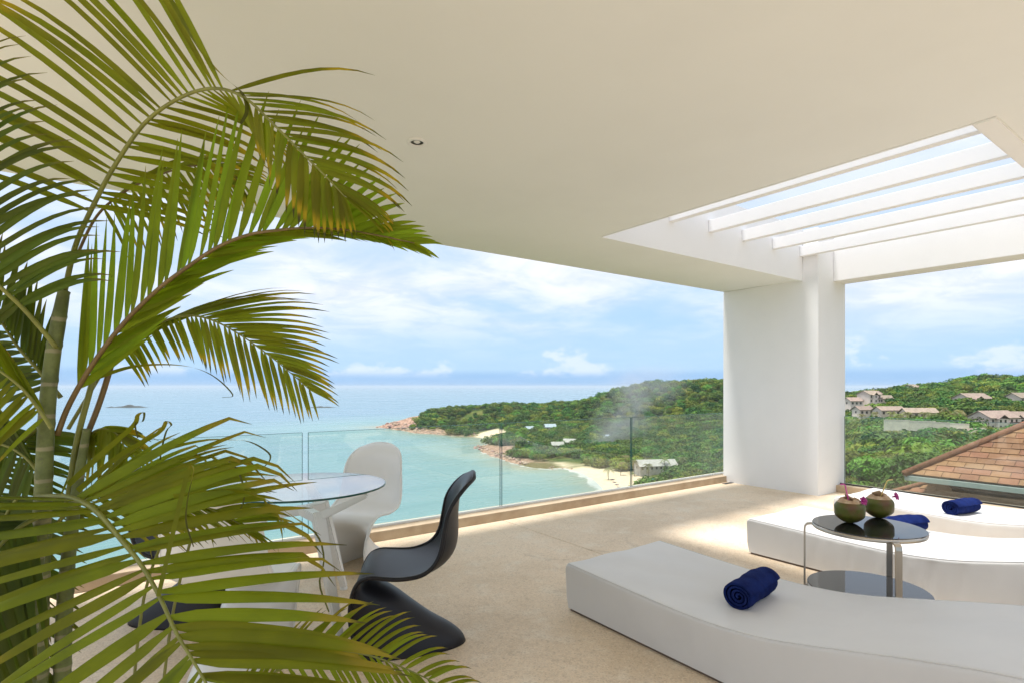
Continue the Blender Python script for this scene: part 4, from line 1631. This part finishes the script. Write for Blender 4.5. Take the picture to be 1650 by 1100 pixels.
def coconut(c, zt, px, py, r, lab, straw_m, straw_dir, straw_l, straw_lab, fl, fl_lab, seed):
    g = ground(px, py, zt)
    root = empty('coconut', (g.x, g.y, zt), 0.3 * seed)
    tag(root, lab, 'coconut', 'green drinking coconuts on the side table')
    prof = [(0, 0)]
    for k in range(1, 17):
        a = -math.pi / 2 + math.pi * k / 16 * .70
        prof.append((r * math.cos(a) * (1 + .03 * math.sin(k)), r * .93 * (1 + math.sin(a))))
    ztop = prof[-1][1]
    rt = prof[-1][0]
    hk = lathe('husk', prof, M_HUSK, root, 28)
    for v in hk.data.vertices:
        a = math.atan2(v.co.y, v.co.x)
        k = 1 + .035 * math.sin(a * 3 + seed) + .012 * math.sin(a * 7 + v.co.z * 60)
        v.co.x *= k; v.co.y *= k
    # hacked top: sloping facets of pith round a hole
    V, Fc = [], []
    n = 28
    for j, (rad, dz) in enumerate(((rt * 1.0, -.002), (rt * .80, .014), (rt * .55, .020), (rt * .42, .016), (rt * .36, -.004))):
        for k in range(n):
            a = 6.283 * k / n
            f = 1 + .05 * math.sin(a * 3 + seed) + (.03 * math.sin(math.floor(a * 1.6) * 5.1) if j else 0)
            V.append((rad * f * math.cos(a), rad * f * math.sin(a), ztop + dz + (.006 * math.sin(a + seed) + .003 * math.sin(math.floor(a * 1.6) * 3.3) if j else 0)))
    for j in range(4):
        for k in range(n):
            Fc.append((j * n + k, j * n + (k + 1) % n, (j + 1) * n + (k + 1) % n, (j + 1) * n + k))
    Fc.append(tuple(4 * n + k for k in range(n)))
    mesh('cut_pith', V, Fc, M_FLESH, root)
    lid = bmesh.new()
    add_box(lid, (-.030, -.022, 0), (.030, .022, .006), .002)
    lo = bm_obj('lid_chip', lid, M_FLESH, root)
    lo.location = (.012, .0, ztop + .018); lo.rotation_euler = (.5, -.55, .4 + seed)
    base = Vector((g.x, g.y, zt + ztop - .02))
    e = base + c2w(*straw_dir).normalized() * straw_l
    k2 = e + c2w(-.85, -.2, .18 if seed == 1 else 0.3) * .035 if seed == 1 else e + c2w(.95, 0, .25) * .035
    s = tube('straw', [base, base.lerp(e, .5), e, e.lerp(k2, .3) + Vector((0, 0, .004)), k2], .0032, straw_m, None, 8)
    tag(s, straw_lab, 'straw')
    f = empty('orchid', Vector((g.x, g.y, zt + ztop)) + c2w(*fl), seed)
    tag(f, fl_lab, 'flower')
    for k in range(5):
        a = k * 1.2566
        V = []
        for (q, w, b) in ((0, .002, 0), (.35, .009, .006), (.7, .011, .008), (1.0, .003, .002)):
            for sgn in (-1, 1):
                rr_ = .026 * q
                V.append((math.cos(a) * rr_ - math.sin(a) * w * sgn, math.sin(a) * rr_ + math.cos(a) * w * sgn, b + .010 * q))
        mesh('petal', V, [(0, 1, 3, 2), (2, 3, 5, 4), (4, 5, 7, 6)], M_ORCHID, f, True)
    tube('lip', [(0, 0, -.012), (0, 0, .006), (.004, .002, .014)], [.003, .005, .003], M_ORCHID, f, 8)
    f.rotation_euler = (math.radians(70), 0, -TH + seed * .3)


c, zt = side_table()
coconut(c, zt, 1369, 841, .077, 'green brown drinking coconut on the left with a pink bent straw', M_PINK, (-.22, 0, 1), .115,
        'pink bent straw in the left coconut', (.042, -.040, .012), 'magenta orchid bloom leaning between the two coconuts', 1)
coconut(c, zt, 1416, 833, .076, 'green brown drinking coconut on the right with a yellow straw', M_YEL, (.40, 0, 1), .125,
        'yellow bent straw in the right coconut', (.075, -.02, .012), 'magenta orchid bloom on the right rim of the right coconut', 2)


# ------------------------------------------------------------------ potted areca palm in the foreground
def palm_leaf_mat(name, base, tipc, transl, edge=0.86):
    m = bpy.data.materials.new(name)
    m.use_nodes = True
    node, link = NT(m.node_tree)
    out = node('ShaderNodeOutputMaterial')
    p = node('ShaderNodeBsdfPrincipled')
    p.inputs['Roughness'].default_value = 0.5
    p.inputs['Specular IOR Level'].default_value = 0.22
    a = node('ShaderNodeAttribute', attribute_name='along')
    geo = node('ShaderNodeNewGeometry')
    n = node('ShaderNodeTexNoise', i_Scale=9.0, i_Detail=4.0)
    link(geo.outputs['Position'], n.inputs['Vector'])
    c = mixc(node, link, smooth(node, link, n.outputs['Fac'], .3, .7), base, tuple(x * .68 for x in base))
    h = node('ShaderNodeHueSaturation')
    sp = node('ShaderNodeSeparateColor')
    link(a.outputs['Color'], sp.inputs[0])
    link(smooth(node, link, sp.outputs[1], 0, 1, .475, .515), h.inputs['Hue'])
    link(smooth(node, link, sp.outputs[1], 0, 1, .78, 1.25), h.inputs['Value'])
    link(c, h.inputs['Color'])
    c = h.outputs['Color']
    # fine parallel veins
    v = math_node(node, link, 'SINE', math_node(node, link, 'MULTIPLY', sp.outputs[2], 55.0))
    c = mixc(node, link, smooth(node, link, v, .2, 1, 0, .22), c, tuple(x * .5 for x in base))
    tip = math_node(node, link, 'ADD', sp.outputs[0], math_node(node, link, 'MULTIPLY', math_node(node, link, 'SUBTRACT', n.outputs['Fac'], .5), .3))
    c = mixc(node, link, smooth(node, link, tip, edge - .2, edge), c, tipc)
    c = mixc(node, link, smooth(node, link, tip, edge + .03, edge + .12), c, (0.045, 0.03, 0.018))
    link(c, p.inputs['Base Color'])
    t = node('ShaderNodeBsdfTranslucent')
    tcol = mixc(node, link, .5, c, (0.40, 0.50, 0.02), 'MIX')
    link(tcol, t.inputs['Color'])
    mx = node('ShaderNodeMixShader')
    mx.inputs[0].default_value = transl
    link(p.outputs[0], mx.inputs[1]); link(t.outputs[0], mx.inputs[2])
    link(mx.outputs[0], out.inputs['Surface'])
    return m


M_FROND = palm_leaf_mat('areca_leaflet', (0.165, 0.195, 0.004), (0.28, 0.20, 0.02), 0.40)
M_FRONDY = palm_leaf_mat('areca_leaflet_yellow', (0.19, 0.21, 0.006), (0.44, 0.30, 0.012), 0.42, 0.80)
M_FRONDG = palm_leaf_mat('areca_leaflet_fresh', (0.21, 0.31, 0.010), (0.24, 0.24, 0.02), 0.60, 1.05)
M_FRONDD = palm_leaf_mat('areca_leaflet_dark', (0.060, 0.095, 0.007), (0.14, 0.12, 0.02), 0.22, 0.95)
M_RACHIS = mat('areca_rachis', (0.20, 0.21, 0.035), 0.45, var=0.25, vscale=20)
M_RACHISB = mat('areca_rachis_brown', (0.17, 0.11, 0.035), 0.5, var=0.3, vscale=20)


def stem_mat():
    m = bpy.data.materials.new('areca_stem')
    m.use_nodes = True
    node, link = NT(m.node_tree)
    out = node('ShaderNodeOutputMaterial')
    p = node('ShaderNodeBsdfPrincipled')
    p.inputs['Roughness'].default_value = 0.6
    geo = node('ShaderNodeNewGeometry')
    n = node('ShaderNodeTexNoise', i_Scale=14.0, i_Detail=6.0, i_Roughness=.65)
    link(geo.outputs['Position'], n.inputs['Vector'])
    sz = node('ShaderNodeSeparateXYZ')
    link(geo.outputs['Position'], sz.inputs[0])
    n2 = node('ShaderNodeTexNoise', i_Scale=90.0, i_Detail=3.0)
    link(geo.outputs['Position'], n2.inputs['Vector'])
    c = mixc(node, link, smooth(node, link, n.outputs['Fac'], .35, .68), (0.16, 0.19, 0.055), (0.085, 0.105, 0.026))
    c = mixc(node, link, smooth(node, link, math_node(node, link, 'SINE', math_node(node, link, 'MULTIPLY', math_node(node, link, 'ADD', sz.outputs[2], math_node(node, link, 'MULTIPLY', n.outputs['Fac'], .02)), 68.0)), .86, .98, 0, .75), c, (0.30, 0.27, 0.16))
    c = mixc(node, link, smooth(node, link, n2.outputs['Fac'], .55, .75, 0, .5), c, (0.10, 0.09, 0.06))
    link(c, p.inputs['Base Color'])
    link(p.outputs[0], out.inputs['Surface'])
    return m


M_STEM = stem_mat()
palm = empty('areca_palm', c2w(-1.36, 1.56, 0))
tag(palm, 'large areca palm with arching feathery fronds filling the left foreground', 'palm plant')
PALM_INV = palm.location.copy()


def loc(p):
    return Vector(p) - PALM_INV


def leaflet_geo(base, dirv, wdir, L, W, droop, curl, rng, V, Fc, A, nseg=8, kink=None):
    """one folded, tapering, drooping leaflet appended to the vertex lists"""
    b0 = len(V)
    d = dirv.normalized()
    p = Vector(base)
    rv = rng.random()
    step = L / nseg
    for i in range(nseg + 1):
        t = i / nseg
        w = W * (min(1, .30 + t * 4.5) if t < .16 else 1.0) * (1 - t ** 2.6) ** .9
        w = max(w, W * .03)
        wd = (wdir - d * wdir.dot(d))
        if wd.length < 1e-4: wd = d.orthogonal()
        wd.normalize()
        nrm = d.cross(wd)
        if nrm.z < 0: nrm = -nrm
        V += [p - wd * w * .5 - nrm * w * .16, p + nrm * w * .06, p + wd * w * .5 - nrm * w * .16]
        A += [(t, rv, .0, 1), (t, rv, .5, 1), (t, rv, 1.0, 1)]
        bend = droop * step * (0.35 + 2.2 * t * t)
        if kink and t > kink: bend += 2.6 * step / L * .9
        d = (d + Vector((0, 0, -1)) * bend / L * 1.0 + wdir * curl * step / L * t).normalized()
        p = p + d * step
    for i in range(nseg):
        a = b0 + i * 3
        Fc += [(a, a + 1, a + 4, a + 3), (a + 1, a + 2, a + 5, a + 4)]


def leaf_object(name, V, Fc, A, m, parent):
    me = bpy.data.meshes.new(name)
    me.from_pydata([tuple(v) for v in V], [], Fc)
    me.polygons.foreach_set('use_smooth', [True] * len(me.polygons))
    ca_ = me.color_attributes.new('along', 'FLOAT_COLOR', 'POINT')
    ca_.data.foreach_set('color', np.array(A, np.float32).ravel())
    me.materials.append(m)
    return link_obj(name, me, parent)


def frond(path, n, sideA, sideB, lenA, lenB, width, m, mr, r0_=.006, single=False, seed=0, t0=.12, droop=(.5, .5), fwd=(.5, 1.0), kink=0.0, jit=.06, fwdB=None, wj=.25):
    """path: (px, py, distance); sideA/sideB: [(t, (right, up, away))]: the way the leaflets of either side leave the rachis"""
    rng = random.Random(seed)
    R = catmull(path, 60)
    R3 = [loc(far(*q)) for q in R]
    f = tube('frond', R3, [r0_ * (1 - .8 * i / 59) for i in range(60)], mr, palm, 7)

    def interp(tab, t):
        ts = [q[0] for q in tab]
        return np.array([np.interp(t, ts, [q[1][k] for q in tab]) for k in range(3)])
    V, Fc, A = [], [], []
    for k in range(n):
        t = t0 + (1 - t0) * (k + .5) / n
        for sd_, tab, ln in ((0, sideA, lenA), (1, sideB, lenB)):
            tt = min(.995, max(0.0, t + (rng.uniform(-.5, .5) * .6 + .25 * sd_) / n))
            i = tt * 59
            a = int(i)
            p = R3[a].lerp(R3[min(59, a + 1)], i - a)
            T = (R3[min(59, a + 2)] - R3[max(0, a - 2)]).normalized()
            s = interp(tab, tt)
            S = c2w(*(s[0], s[2], s[1])).normalized()
            fq = fwdB if (sd_ and fwdB) else fwd
            fw = fq[0] + (fq[1] - fq[0]) * tt
            D = (S + T * fw * .35 + Vector((rng.uniform(-jit, jit), rng.uniform(-jit, jit), rng.uniform(-jit, jit)))).normalized()
            L = np.interp(tt, [q[0] for q in ln], [q[1] for q in ln]) * rng.uniform(.9, 1.08)
            wd = T - D * T.dot(D)
            wd = (wd + Vector((rng.uniform(-wj, wj), rng.uniform(-wj, wj), rng.uniform(-wj, wj)))).normalized()
            kk = rng.uniform(.62, .85) if rng.random() < kink else None
            w = width * rng.uniform(.85, 1.12) * (1 if tt < .8 else 1 - (tt - .8) * 2.2)
            args = (p, D, wd, L, w, np.interp(tt, (0, 1), droop), rng.uniform(-.15, .15), rng)
            if single:
                V1, F1, A1 = [], [], []
                leaflet_geo(*args, V1, F1, A1, 8, kk)
                leaf_object('leaflet', V1, F1, A1, m, f)
            else:
                leaflet_geo(*args, V, Fc, A, 8, kk)
    if not single:
        o = leaf_object('leaflet_fringe', V, Fc, A, m, f)
        o['kind'] = 'stuff'
    return f


def stem(path, rad):
    P = [loc(far(*q)) for q in path]
    C_ = catmull([tuple(p) for p in P], 90)
    R_ = catmull([(r,) for r in rad], 90)[:, 0]
    R_ = [r * (1 + (.07 if (i % 9) == 0 else 0) - (.025 if (i % 9) == 1 else 0)) for i, r in enumerate(R_)]
    return tube('stem', [tuple(p) for p in C_], R_, M_STEM, palm, 16)


stem([(103, 470, 1.62), (94, 520, 1.6), (84, 580, 1.6), (76, 660, 1.6), (71, 760, 1.6), (66, 880, 1.6), (62, 1000, 1.6), (58, 1180, 1.58), (55, 1345, 1.57)], [.015, .018, .019, .020, .021, .023, .025, .027, .030])
stem([(140, 690, 1.68), (118, 830, 1.66), (106, 950, 1.65), (100, 1100, 1.63), (96, 1310, 1.62)], [.010, .016, .020, .022, .024])
stem([(70, 830, 1.5), (50, 930, 1.49), (40, 1050, 1.48), (34, 1400, 1.46)], [.018, .024, .026, .028])

# great upper frond arching over to the right
frond([(104, 470, 1.62), (122, 395, 1.6), (152, 328, 1.58), (188, 262, 1.55), (235, 197, 1.52), (292, 157, 1.48), (345, 143, 1.44), (393, 157, 1.40), (440, 200, 1.36), (485, 245, 1.34), (530, 290, 1.33), (556, 318, 1.33)],
      46, [(0, (-1, .1, -.2)), (.22, (-1, .50, -.25)), (.40, (-.92, .78, -.25)), (.572, (-.50, 1, -.2)), (.60, (.92, .26, .35)), (.70, (1, .24, .4)), (.85, (1, .05, .4)), (1, (.8, -.5, .3))],
      [(0, (1, -.3, .8)), (.2, (1, .05, 1.3)), (.45, (1, .2, 1.6)), (.60, (.3, -.8, .4)), (.75, (-.12, -1, -.15)), (.9, (-.05, -1, -.1)), (1, (.4, -1, 0))],
      [(0, .38), (.25, .60), (.55, .56), (.60, .34), (.75, .30), (1, .16)], [(0, .3), (.35, .36), (.55, .32), (.62, .13), (.85, .19), (1, .1)],
      .020, M_FRONDY, M_RACHIS, .0075, True, 1, .16, (.45, .9), (.1, .5))
# fresh frond sweeping right below it, leaflets standing up
frond([(92, 700, 1.62), (112, 650, 1.62), (150, 585, 1.6), (200, 520, 1.58), (255, 466, 1.55), (300, 432, 1.52), (350, 399, 1.48), (400, 379, 1.45), (450, 371, 1.42), (500, 368, 1.40), (550, 370, 1.38), (610, 380, 1.36), (668, 392, 1.34)],
      40, [(0, (-.12, 1, .1)), (.3, (.02, 1, .05)), (.55, (.16, 1, 0)), (.72, (.5, .9, .1)), (.85, (.85, .5, .1)), (1, (1, .12, .1))],
      [(0, (.75, .45, .3)), (.35, (.85, .28, .3)), (.6, (1, .0, .3)), (.8, (1, -.15, .3)), (1, (1, -.5, .3))],
      [(0, .42), (.25, .44), (.45, .42), (.6, .34), (.75, .22), (1, .07)], [(0, .22), (.3, .26), (.6, .22), (1, .08)],
      .031, M_FRONDG, M_RACHISB, .008, True, 2, .10, (.12, .40), (.1, .7), 0, .035, (2.2, 2.2), .10)
# middle frond drooping towards the sea
frond([(110, 690, 1.78), (140, 640, 1.78), (175, 585, 1.78), (215, 545, 1.77), (262, 518, 1.75), (310, 509, 1.73), (352, 520, 1.71), (400, 548, 1.69), (450, 585, 1.68), (500, 628, 1.68)],
      38, [(0, (.5, .8, .2)), (.35, (.9, .5, .2)), (.55, (1, .4, .2)), (.75, (1, .12, .2)), (1, (.9, -.4, .1))],
      [(0, (.5, -.6, .3)), (.4, (.35, -1, .1)), (.6, (.06, -1, 0)), (1, (.15, -1, 0))],
      [(0, .30), (.4, .42), (.6, .36), (.8, .24), (1, .1)], [(0, .15), (.45, .13), (.7, .22), (.9, .17), (1, .1)],
      .0175, M_FRONDY, M_RACHIS, .006, True, 3, .26, (.55, .35), (.3, .8), 0, .035, None, .12)
# big foreground frond running down to the lower edge
frond([(60, 800, 1.50), (105, 800, 1.46), (140, 812, 1.42), (165, 832, 1.38), (195, 868, 1.33), (227, 908, 1.28), (256, 958, 1.22), (285, 1020, 1.16), (312, 1065, 1.12), (338, 1112, 1.08), (365, 1180, 1.04)],
      28, [(0, (-1, .25, 0)), (.25, (-1, 0, -.1)), (.5, (-1, -.32, -.15)), (.75, (-.85, -.75, -.2)), (1, (-.5, -1, -.2))],
      [(0, (.8, .6, .3)), (.2, (.9, .5, .25)), (.4, (1, .28, .2)), (.6, (1, .10, .1)), (1, (1, -.08, 0))],
      [(0, .46), (.3, .54), (.7, .50), (1, .40)], [(0, .38), (.2, .50), (.45, .48), (.8, .42), (1, .32)],
      .031, M_FROND, M_RACHIS, .0085, True, 4, .12, (.25, .25), (.0, .3), .40)
# a second foreground layer behind it
frond([(85, 850, 1.62), (120, 815, 1.62), (170, 795, 1.62), (230, 790, 1.62), (290, 800, 1.6), (345, 822, 1.58), (400, 850, 1.56)],
      26, [(0, (.4, .9, .1)), (.4, (.9, .55, .1)), (1, (1, .2, 0))], [(0, (.6, -.7, .2)), (.5, (.9, -.5, .1)), (1, (1, -.4, 0))],
      [(0, .34), (.5, .34), (1, .16)], [(0, .28), (.5, .28), (1, .14)], .020, M_FROND, M_RACHIS, .006, False, 5, .15, (.35, .6), (.2, .6), .35)
# fronds that arch in from beyond the left edge
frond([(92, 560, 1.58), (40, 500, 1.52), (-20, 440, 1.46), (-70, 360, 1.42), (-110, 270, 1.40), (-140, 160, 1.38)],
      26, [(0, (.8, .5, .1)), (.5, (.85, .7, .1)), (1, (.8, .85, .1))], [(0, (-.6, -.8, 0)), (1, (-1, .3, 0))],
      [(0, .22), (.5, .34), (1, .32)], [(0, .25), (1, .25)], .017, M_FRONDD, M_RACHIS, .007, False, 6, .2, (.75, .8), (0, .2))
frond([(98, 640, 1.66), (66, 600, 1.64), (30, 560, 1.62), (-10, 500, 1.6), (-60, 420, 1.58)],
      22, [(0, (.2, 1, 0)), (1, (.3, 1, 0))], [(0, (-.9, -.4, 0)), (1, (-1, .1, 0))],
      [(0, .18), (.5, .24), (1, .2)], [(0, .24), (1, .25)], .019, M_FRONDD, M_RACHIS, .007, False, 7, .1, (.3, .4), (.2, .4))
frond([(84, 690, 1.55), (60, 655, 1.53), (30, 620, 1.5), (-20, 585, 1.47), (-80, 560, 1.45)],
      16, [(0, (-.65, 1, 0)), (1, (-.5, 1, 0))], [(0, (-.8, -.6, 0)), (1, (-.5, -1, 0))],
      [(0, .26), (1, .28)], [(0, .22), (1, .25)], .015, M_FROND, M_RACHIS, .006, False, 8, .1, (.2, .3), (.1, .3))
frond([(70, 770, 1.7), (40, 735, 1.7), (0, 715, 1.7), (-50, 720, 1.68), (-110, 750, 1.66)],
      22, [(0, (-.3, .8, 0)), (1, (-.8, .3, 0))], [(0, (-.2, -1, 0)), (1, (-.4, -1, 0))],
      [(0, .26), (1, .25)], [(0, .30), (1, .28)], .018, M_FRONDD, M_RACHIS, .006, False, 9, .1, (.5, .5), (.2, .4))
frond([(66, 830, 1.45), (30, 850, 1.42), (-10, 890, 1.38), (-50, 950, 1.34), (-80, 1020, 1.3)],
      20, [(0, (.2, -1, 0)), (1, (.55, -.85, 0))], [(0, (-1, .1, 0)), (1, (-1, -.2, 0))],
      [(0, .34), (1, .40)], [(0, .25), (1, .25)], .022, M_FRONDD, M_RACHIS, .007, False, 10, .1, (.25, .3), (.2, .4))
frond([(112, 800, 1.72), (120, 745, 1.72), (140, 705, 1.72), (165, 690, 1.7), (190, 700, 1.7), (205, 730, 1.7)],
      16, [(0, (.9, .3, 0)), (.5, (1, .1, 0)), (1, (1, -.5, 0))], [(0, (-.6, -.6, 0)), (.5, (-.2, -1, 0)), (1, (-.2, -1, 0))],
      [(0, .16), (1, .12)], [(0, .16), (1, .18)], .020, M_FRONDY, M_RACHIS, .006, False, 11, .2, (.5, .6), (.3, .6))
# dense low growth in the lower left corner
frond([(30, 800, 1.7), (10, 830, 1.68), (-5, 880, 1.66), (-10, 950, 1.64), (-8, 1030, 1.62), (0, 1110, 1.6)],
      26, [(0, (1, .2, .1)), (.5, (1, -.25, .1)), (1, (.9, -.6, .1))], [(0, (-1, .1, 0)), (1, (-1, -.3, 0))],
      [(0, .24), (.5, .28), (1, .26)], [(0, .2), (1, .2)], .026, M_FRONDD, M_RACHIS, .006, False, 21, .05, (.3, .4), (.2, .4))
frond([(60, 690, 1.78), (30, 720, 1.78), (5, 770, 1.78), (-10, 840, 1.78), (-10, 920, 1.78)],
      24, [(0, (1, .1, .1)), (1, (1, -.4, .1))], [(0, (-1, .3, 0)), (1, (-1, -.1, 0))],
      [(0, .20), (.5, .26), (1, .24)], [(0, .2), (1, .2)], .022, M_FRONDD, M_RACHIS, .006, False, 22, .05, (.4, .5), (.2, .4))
# far upper frond, yellowed, behind the fresh one
frond([(120, 420, 1.85), (155, 350, 1.85), (200, 310, 1.85), (255, 283, 1.85), (310, 268, 1.84), (355, 270, 1.84), (392, 296, 1.84)],
      28, [(0, (.3, 1, .2)), (.5, (.7, .7, .3)), (1, (1, .1, .2))], [(0, (.2, -1, .3)), (.6, (.4, -1, .2)), (1, (.7, -1, 0))],
      [(0, .22), (.5, .24), (1, .12)], [(0, .18), (.6, .22), (1, .12)], .015, M_FRONDY, M_RACHISB, .005, False, 12, .2, (1.0, 1.0), (.4, .8))
# low frond curving up along the bottom edge
frond([(300, 1260, 1.5), (370, 1150, 1.52), (440, 1085, 1.54), (510, 1052, 1.56), (580, 1052, 1.57), (650, 1075, 1.58), (720, 1110, 1.58), (770, 1150, 1.58)],
      34, [(0, (.2, 1, .2)), (.5, (.55, .8, .5)), (1, (.9, .2, .5))], [(0, (.4, -.8, -.2)), (.5, (.5, -.9, -.2)), (1, (.8, -.6, -.2))],
      [(0, .22), (.5, .20), (1, .08)], [(0, .26), (.5, .22), (1, .10)], .014, M_FROND, M_RACHIS, .005, False, 13, .1, (.7, .9), (.4, .8))
# thin bare petioles between the lower leaves
for i, q in enumerate(([(262, 870, 1.62), (240, 930, 1.6), (226, 1000, 1.58), (214, 1120, 1.56), (200, 1300, 1.54)], [(345, 740, 1.66), (310, 860, 1.65), (280, 980, 1.63), (262, 1110, 1.6)],
                       [(165, 560, 1.7), (142, 640, 1.69), (122, 720, 1.68), (108, 820, 1.66)], [(186, 565, 1.72), (160, 650, 1.72), (128, 730, 1.7)])):
    tube('petiole', [loc(far(*p)) for p in catmull(q, 14)], .0042 if i < 2 else .0085, M_RACHIS if i < 3 else M_RACHISB, palm, 7)


# dried, curled leaflet ends
def dry_curl(q, w, m):
    P = [loc(far(*p)) for p in catmull(q, 26)]
    V, Fc, A = [], [], []
    for i, p in enumerate(P):
        t = i / 25
        tg = (P[min(25, i + 1)] - P[max(0, i - 1)]).normalized()
        s = tg.cross(c2w(.2, 1, .3).normalized()).normalized()
        s = (s * math.cos(t * 2.4) + tg.cross(s) * math.sin(t * 2.4))
        ww = w * (1 - .8 * t)
        V += [p - s * ww / 2, p + s * ww / 2]
        A += [(.48 + .9 * t, .3, 0, 1), (.48 + .9 * t, .3, 1, 1)]
    for i in range(25):
        Fc.append((i * 2, i * 2 + 1, i * 2 + 3, i * 2 + 2))
    leaf_object('dry_leaflet', V, Fc, A, m, palm)


for q, w in (([(258, -15, 1.44), (296, 35, 1.43), (330, 90, 1.42), (362, 125, 1.41), (390, 150, 1.40), (398, 178, 1.39), (388, 200, 1.38)], .030), ([(110, 780, 1.55), (170, 725, 1.55), (215, 685, 1.55), (222, 668, 1.55), (232, 664, 1.54), (230, 678, 1.54), (218, 682, 1.54), (222, 705, 1.53)], .016),
             ([(125, 790, 1.55), (190, 735, 1.55), (255, 697, 1.55), (268, 678, 1.55), (276, 684, 1.54), (268, 694, 1.54), (260, 725, 1.54), (258, 740, 1.54)], .015),
             ([(150, 800, 1.5), (240, 735, 1.5), (320, 710, 1.5), (375, 708, 1.5), (405, 712, 1.5), (432, 728, 1.5), (435, 740, 1.5), (425, 752, 1.5)], .014),
             ([(160, 800, 1.5), (260, 750, 1.5), (330, 735, 1.5), (372, 745, 1.5), (390, 775, 1.5), (392, 810, 1.5), (372, 840, 1.5)], .015),
             ([(280, 800, 1.4), (380, 790, 1.4), (430, 805, 1.4), (470, 830, 1.4), (510, 860, 1.4), (522, 900, 1.4), (515, 940, 1.4), (530, 985, 1.4)], .016),
             ([(255, 960, 1.2), (300, 770, 1.3), (312, 757, 1.3), (303, 800, 1.3), (300, 840, 1.3), (312, 880, 1.3)], .012),
             ([(150, 610, 1.7), (215, 590, 1.7), (290, 588, 1.7), (340, 603, 1.7), (375, 635, 1.7), (358, 640, 1.7)], .012)):
    dry_curl(q, w, M_FROND)


# ------------------------------------------------------------------ sea air
def build_haze():
    m = bpy.data.materials.new('haze')
    m.use_nodes = True
    node, link = NT(m.node_tree)
    out = node('ShaderNodeOutputMaterial')
    pv = node('ShaderNodeVolumePrincipled')
    pv.inputs['Color'].default_value = (0.74, 0.88, 1.0, 1)
    pv.inputs['Density'].default_value = HAZE
    link(pv.outputs[0], out.inputs['Volume'])
    o = box('haze', (-92000, -92000, SEA - 8), (92000, 92000, 36), m)
    tag(o, kind='stuff')


HAZE = 0.00007
build_haze()
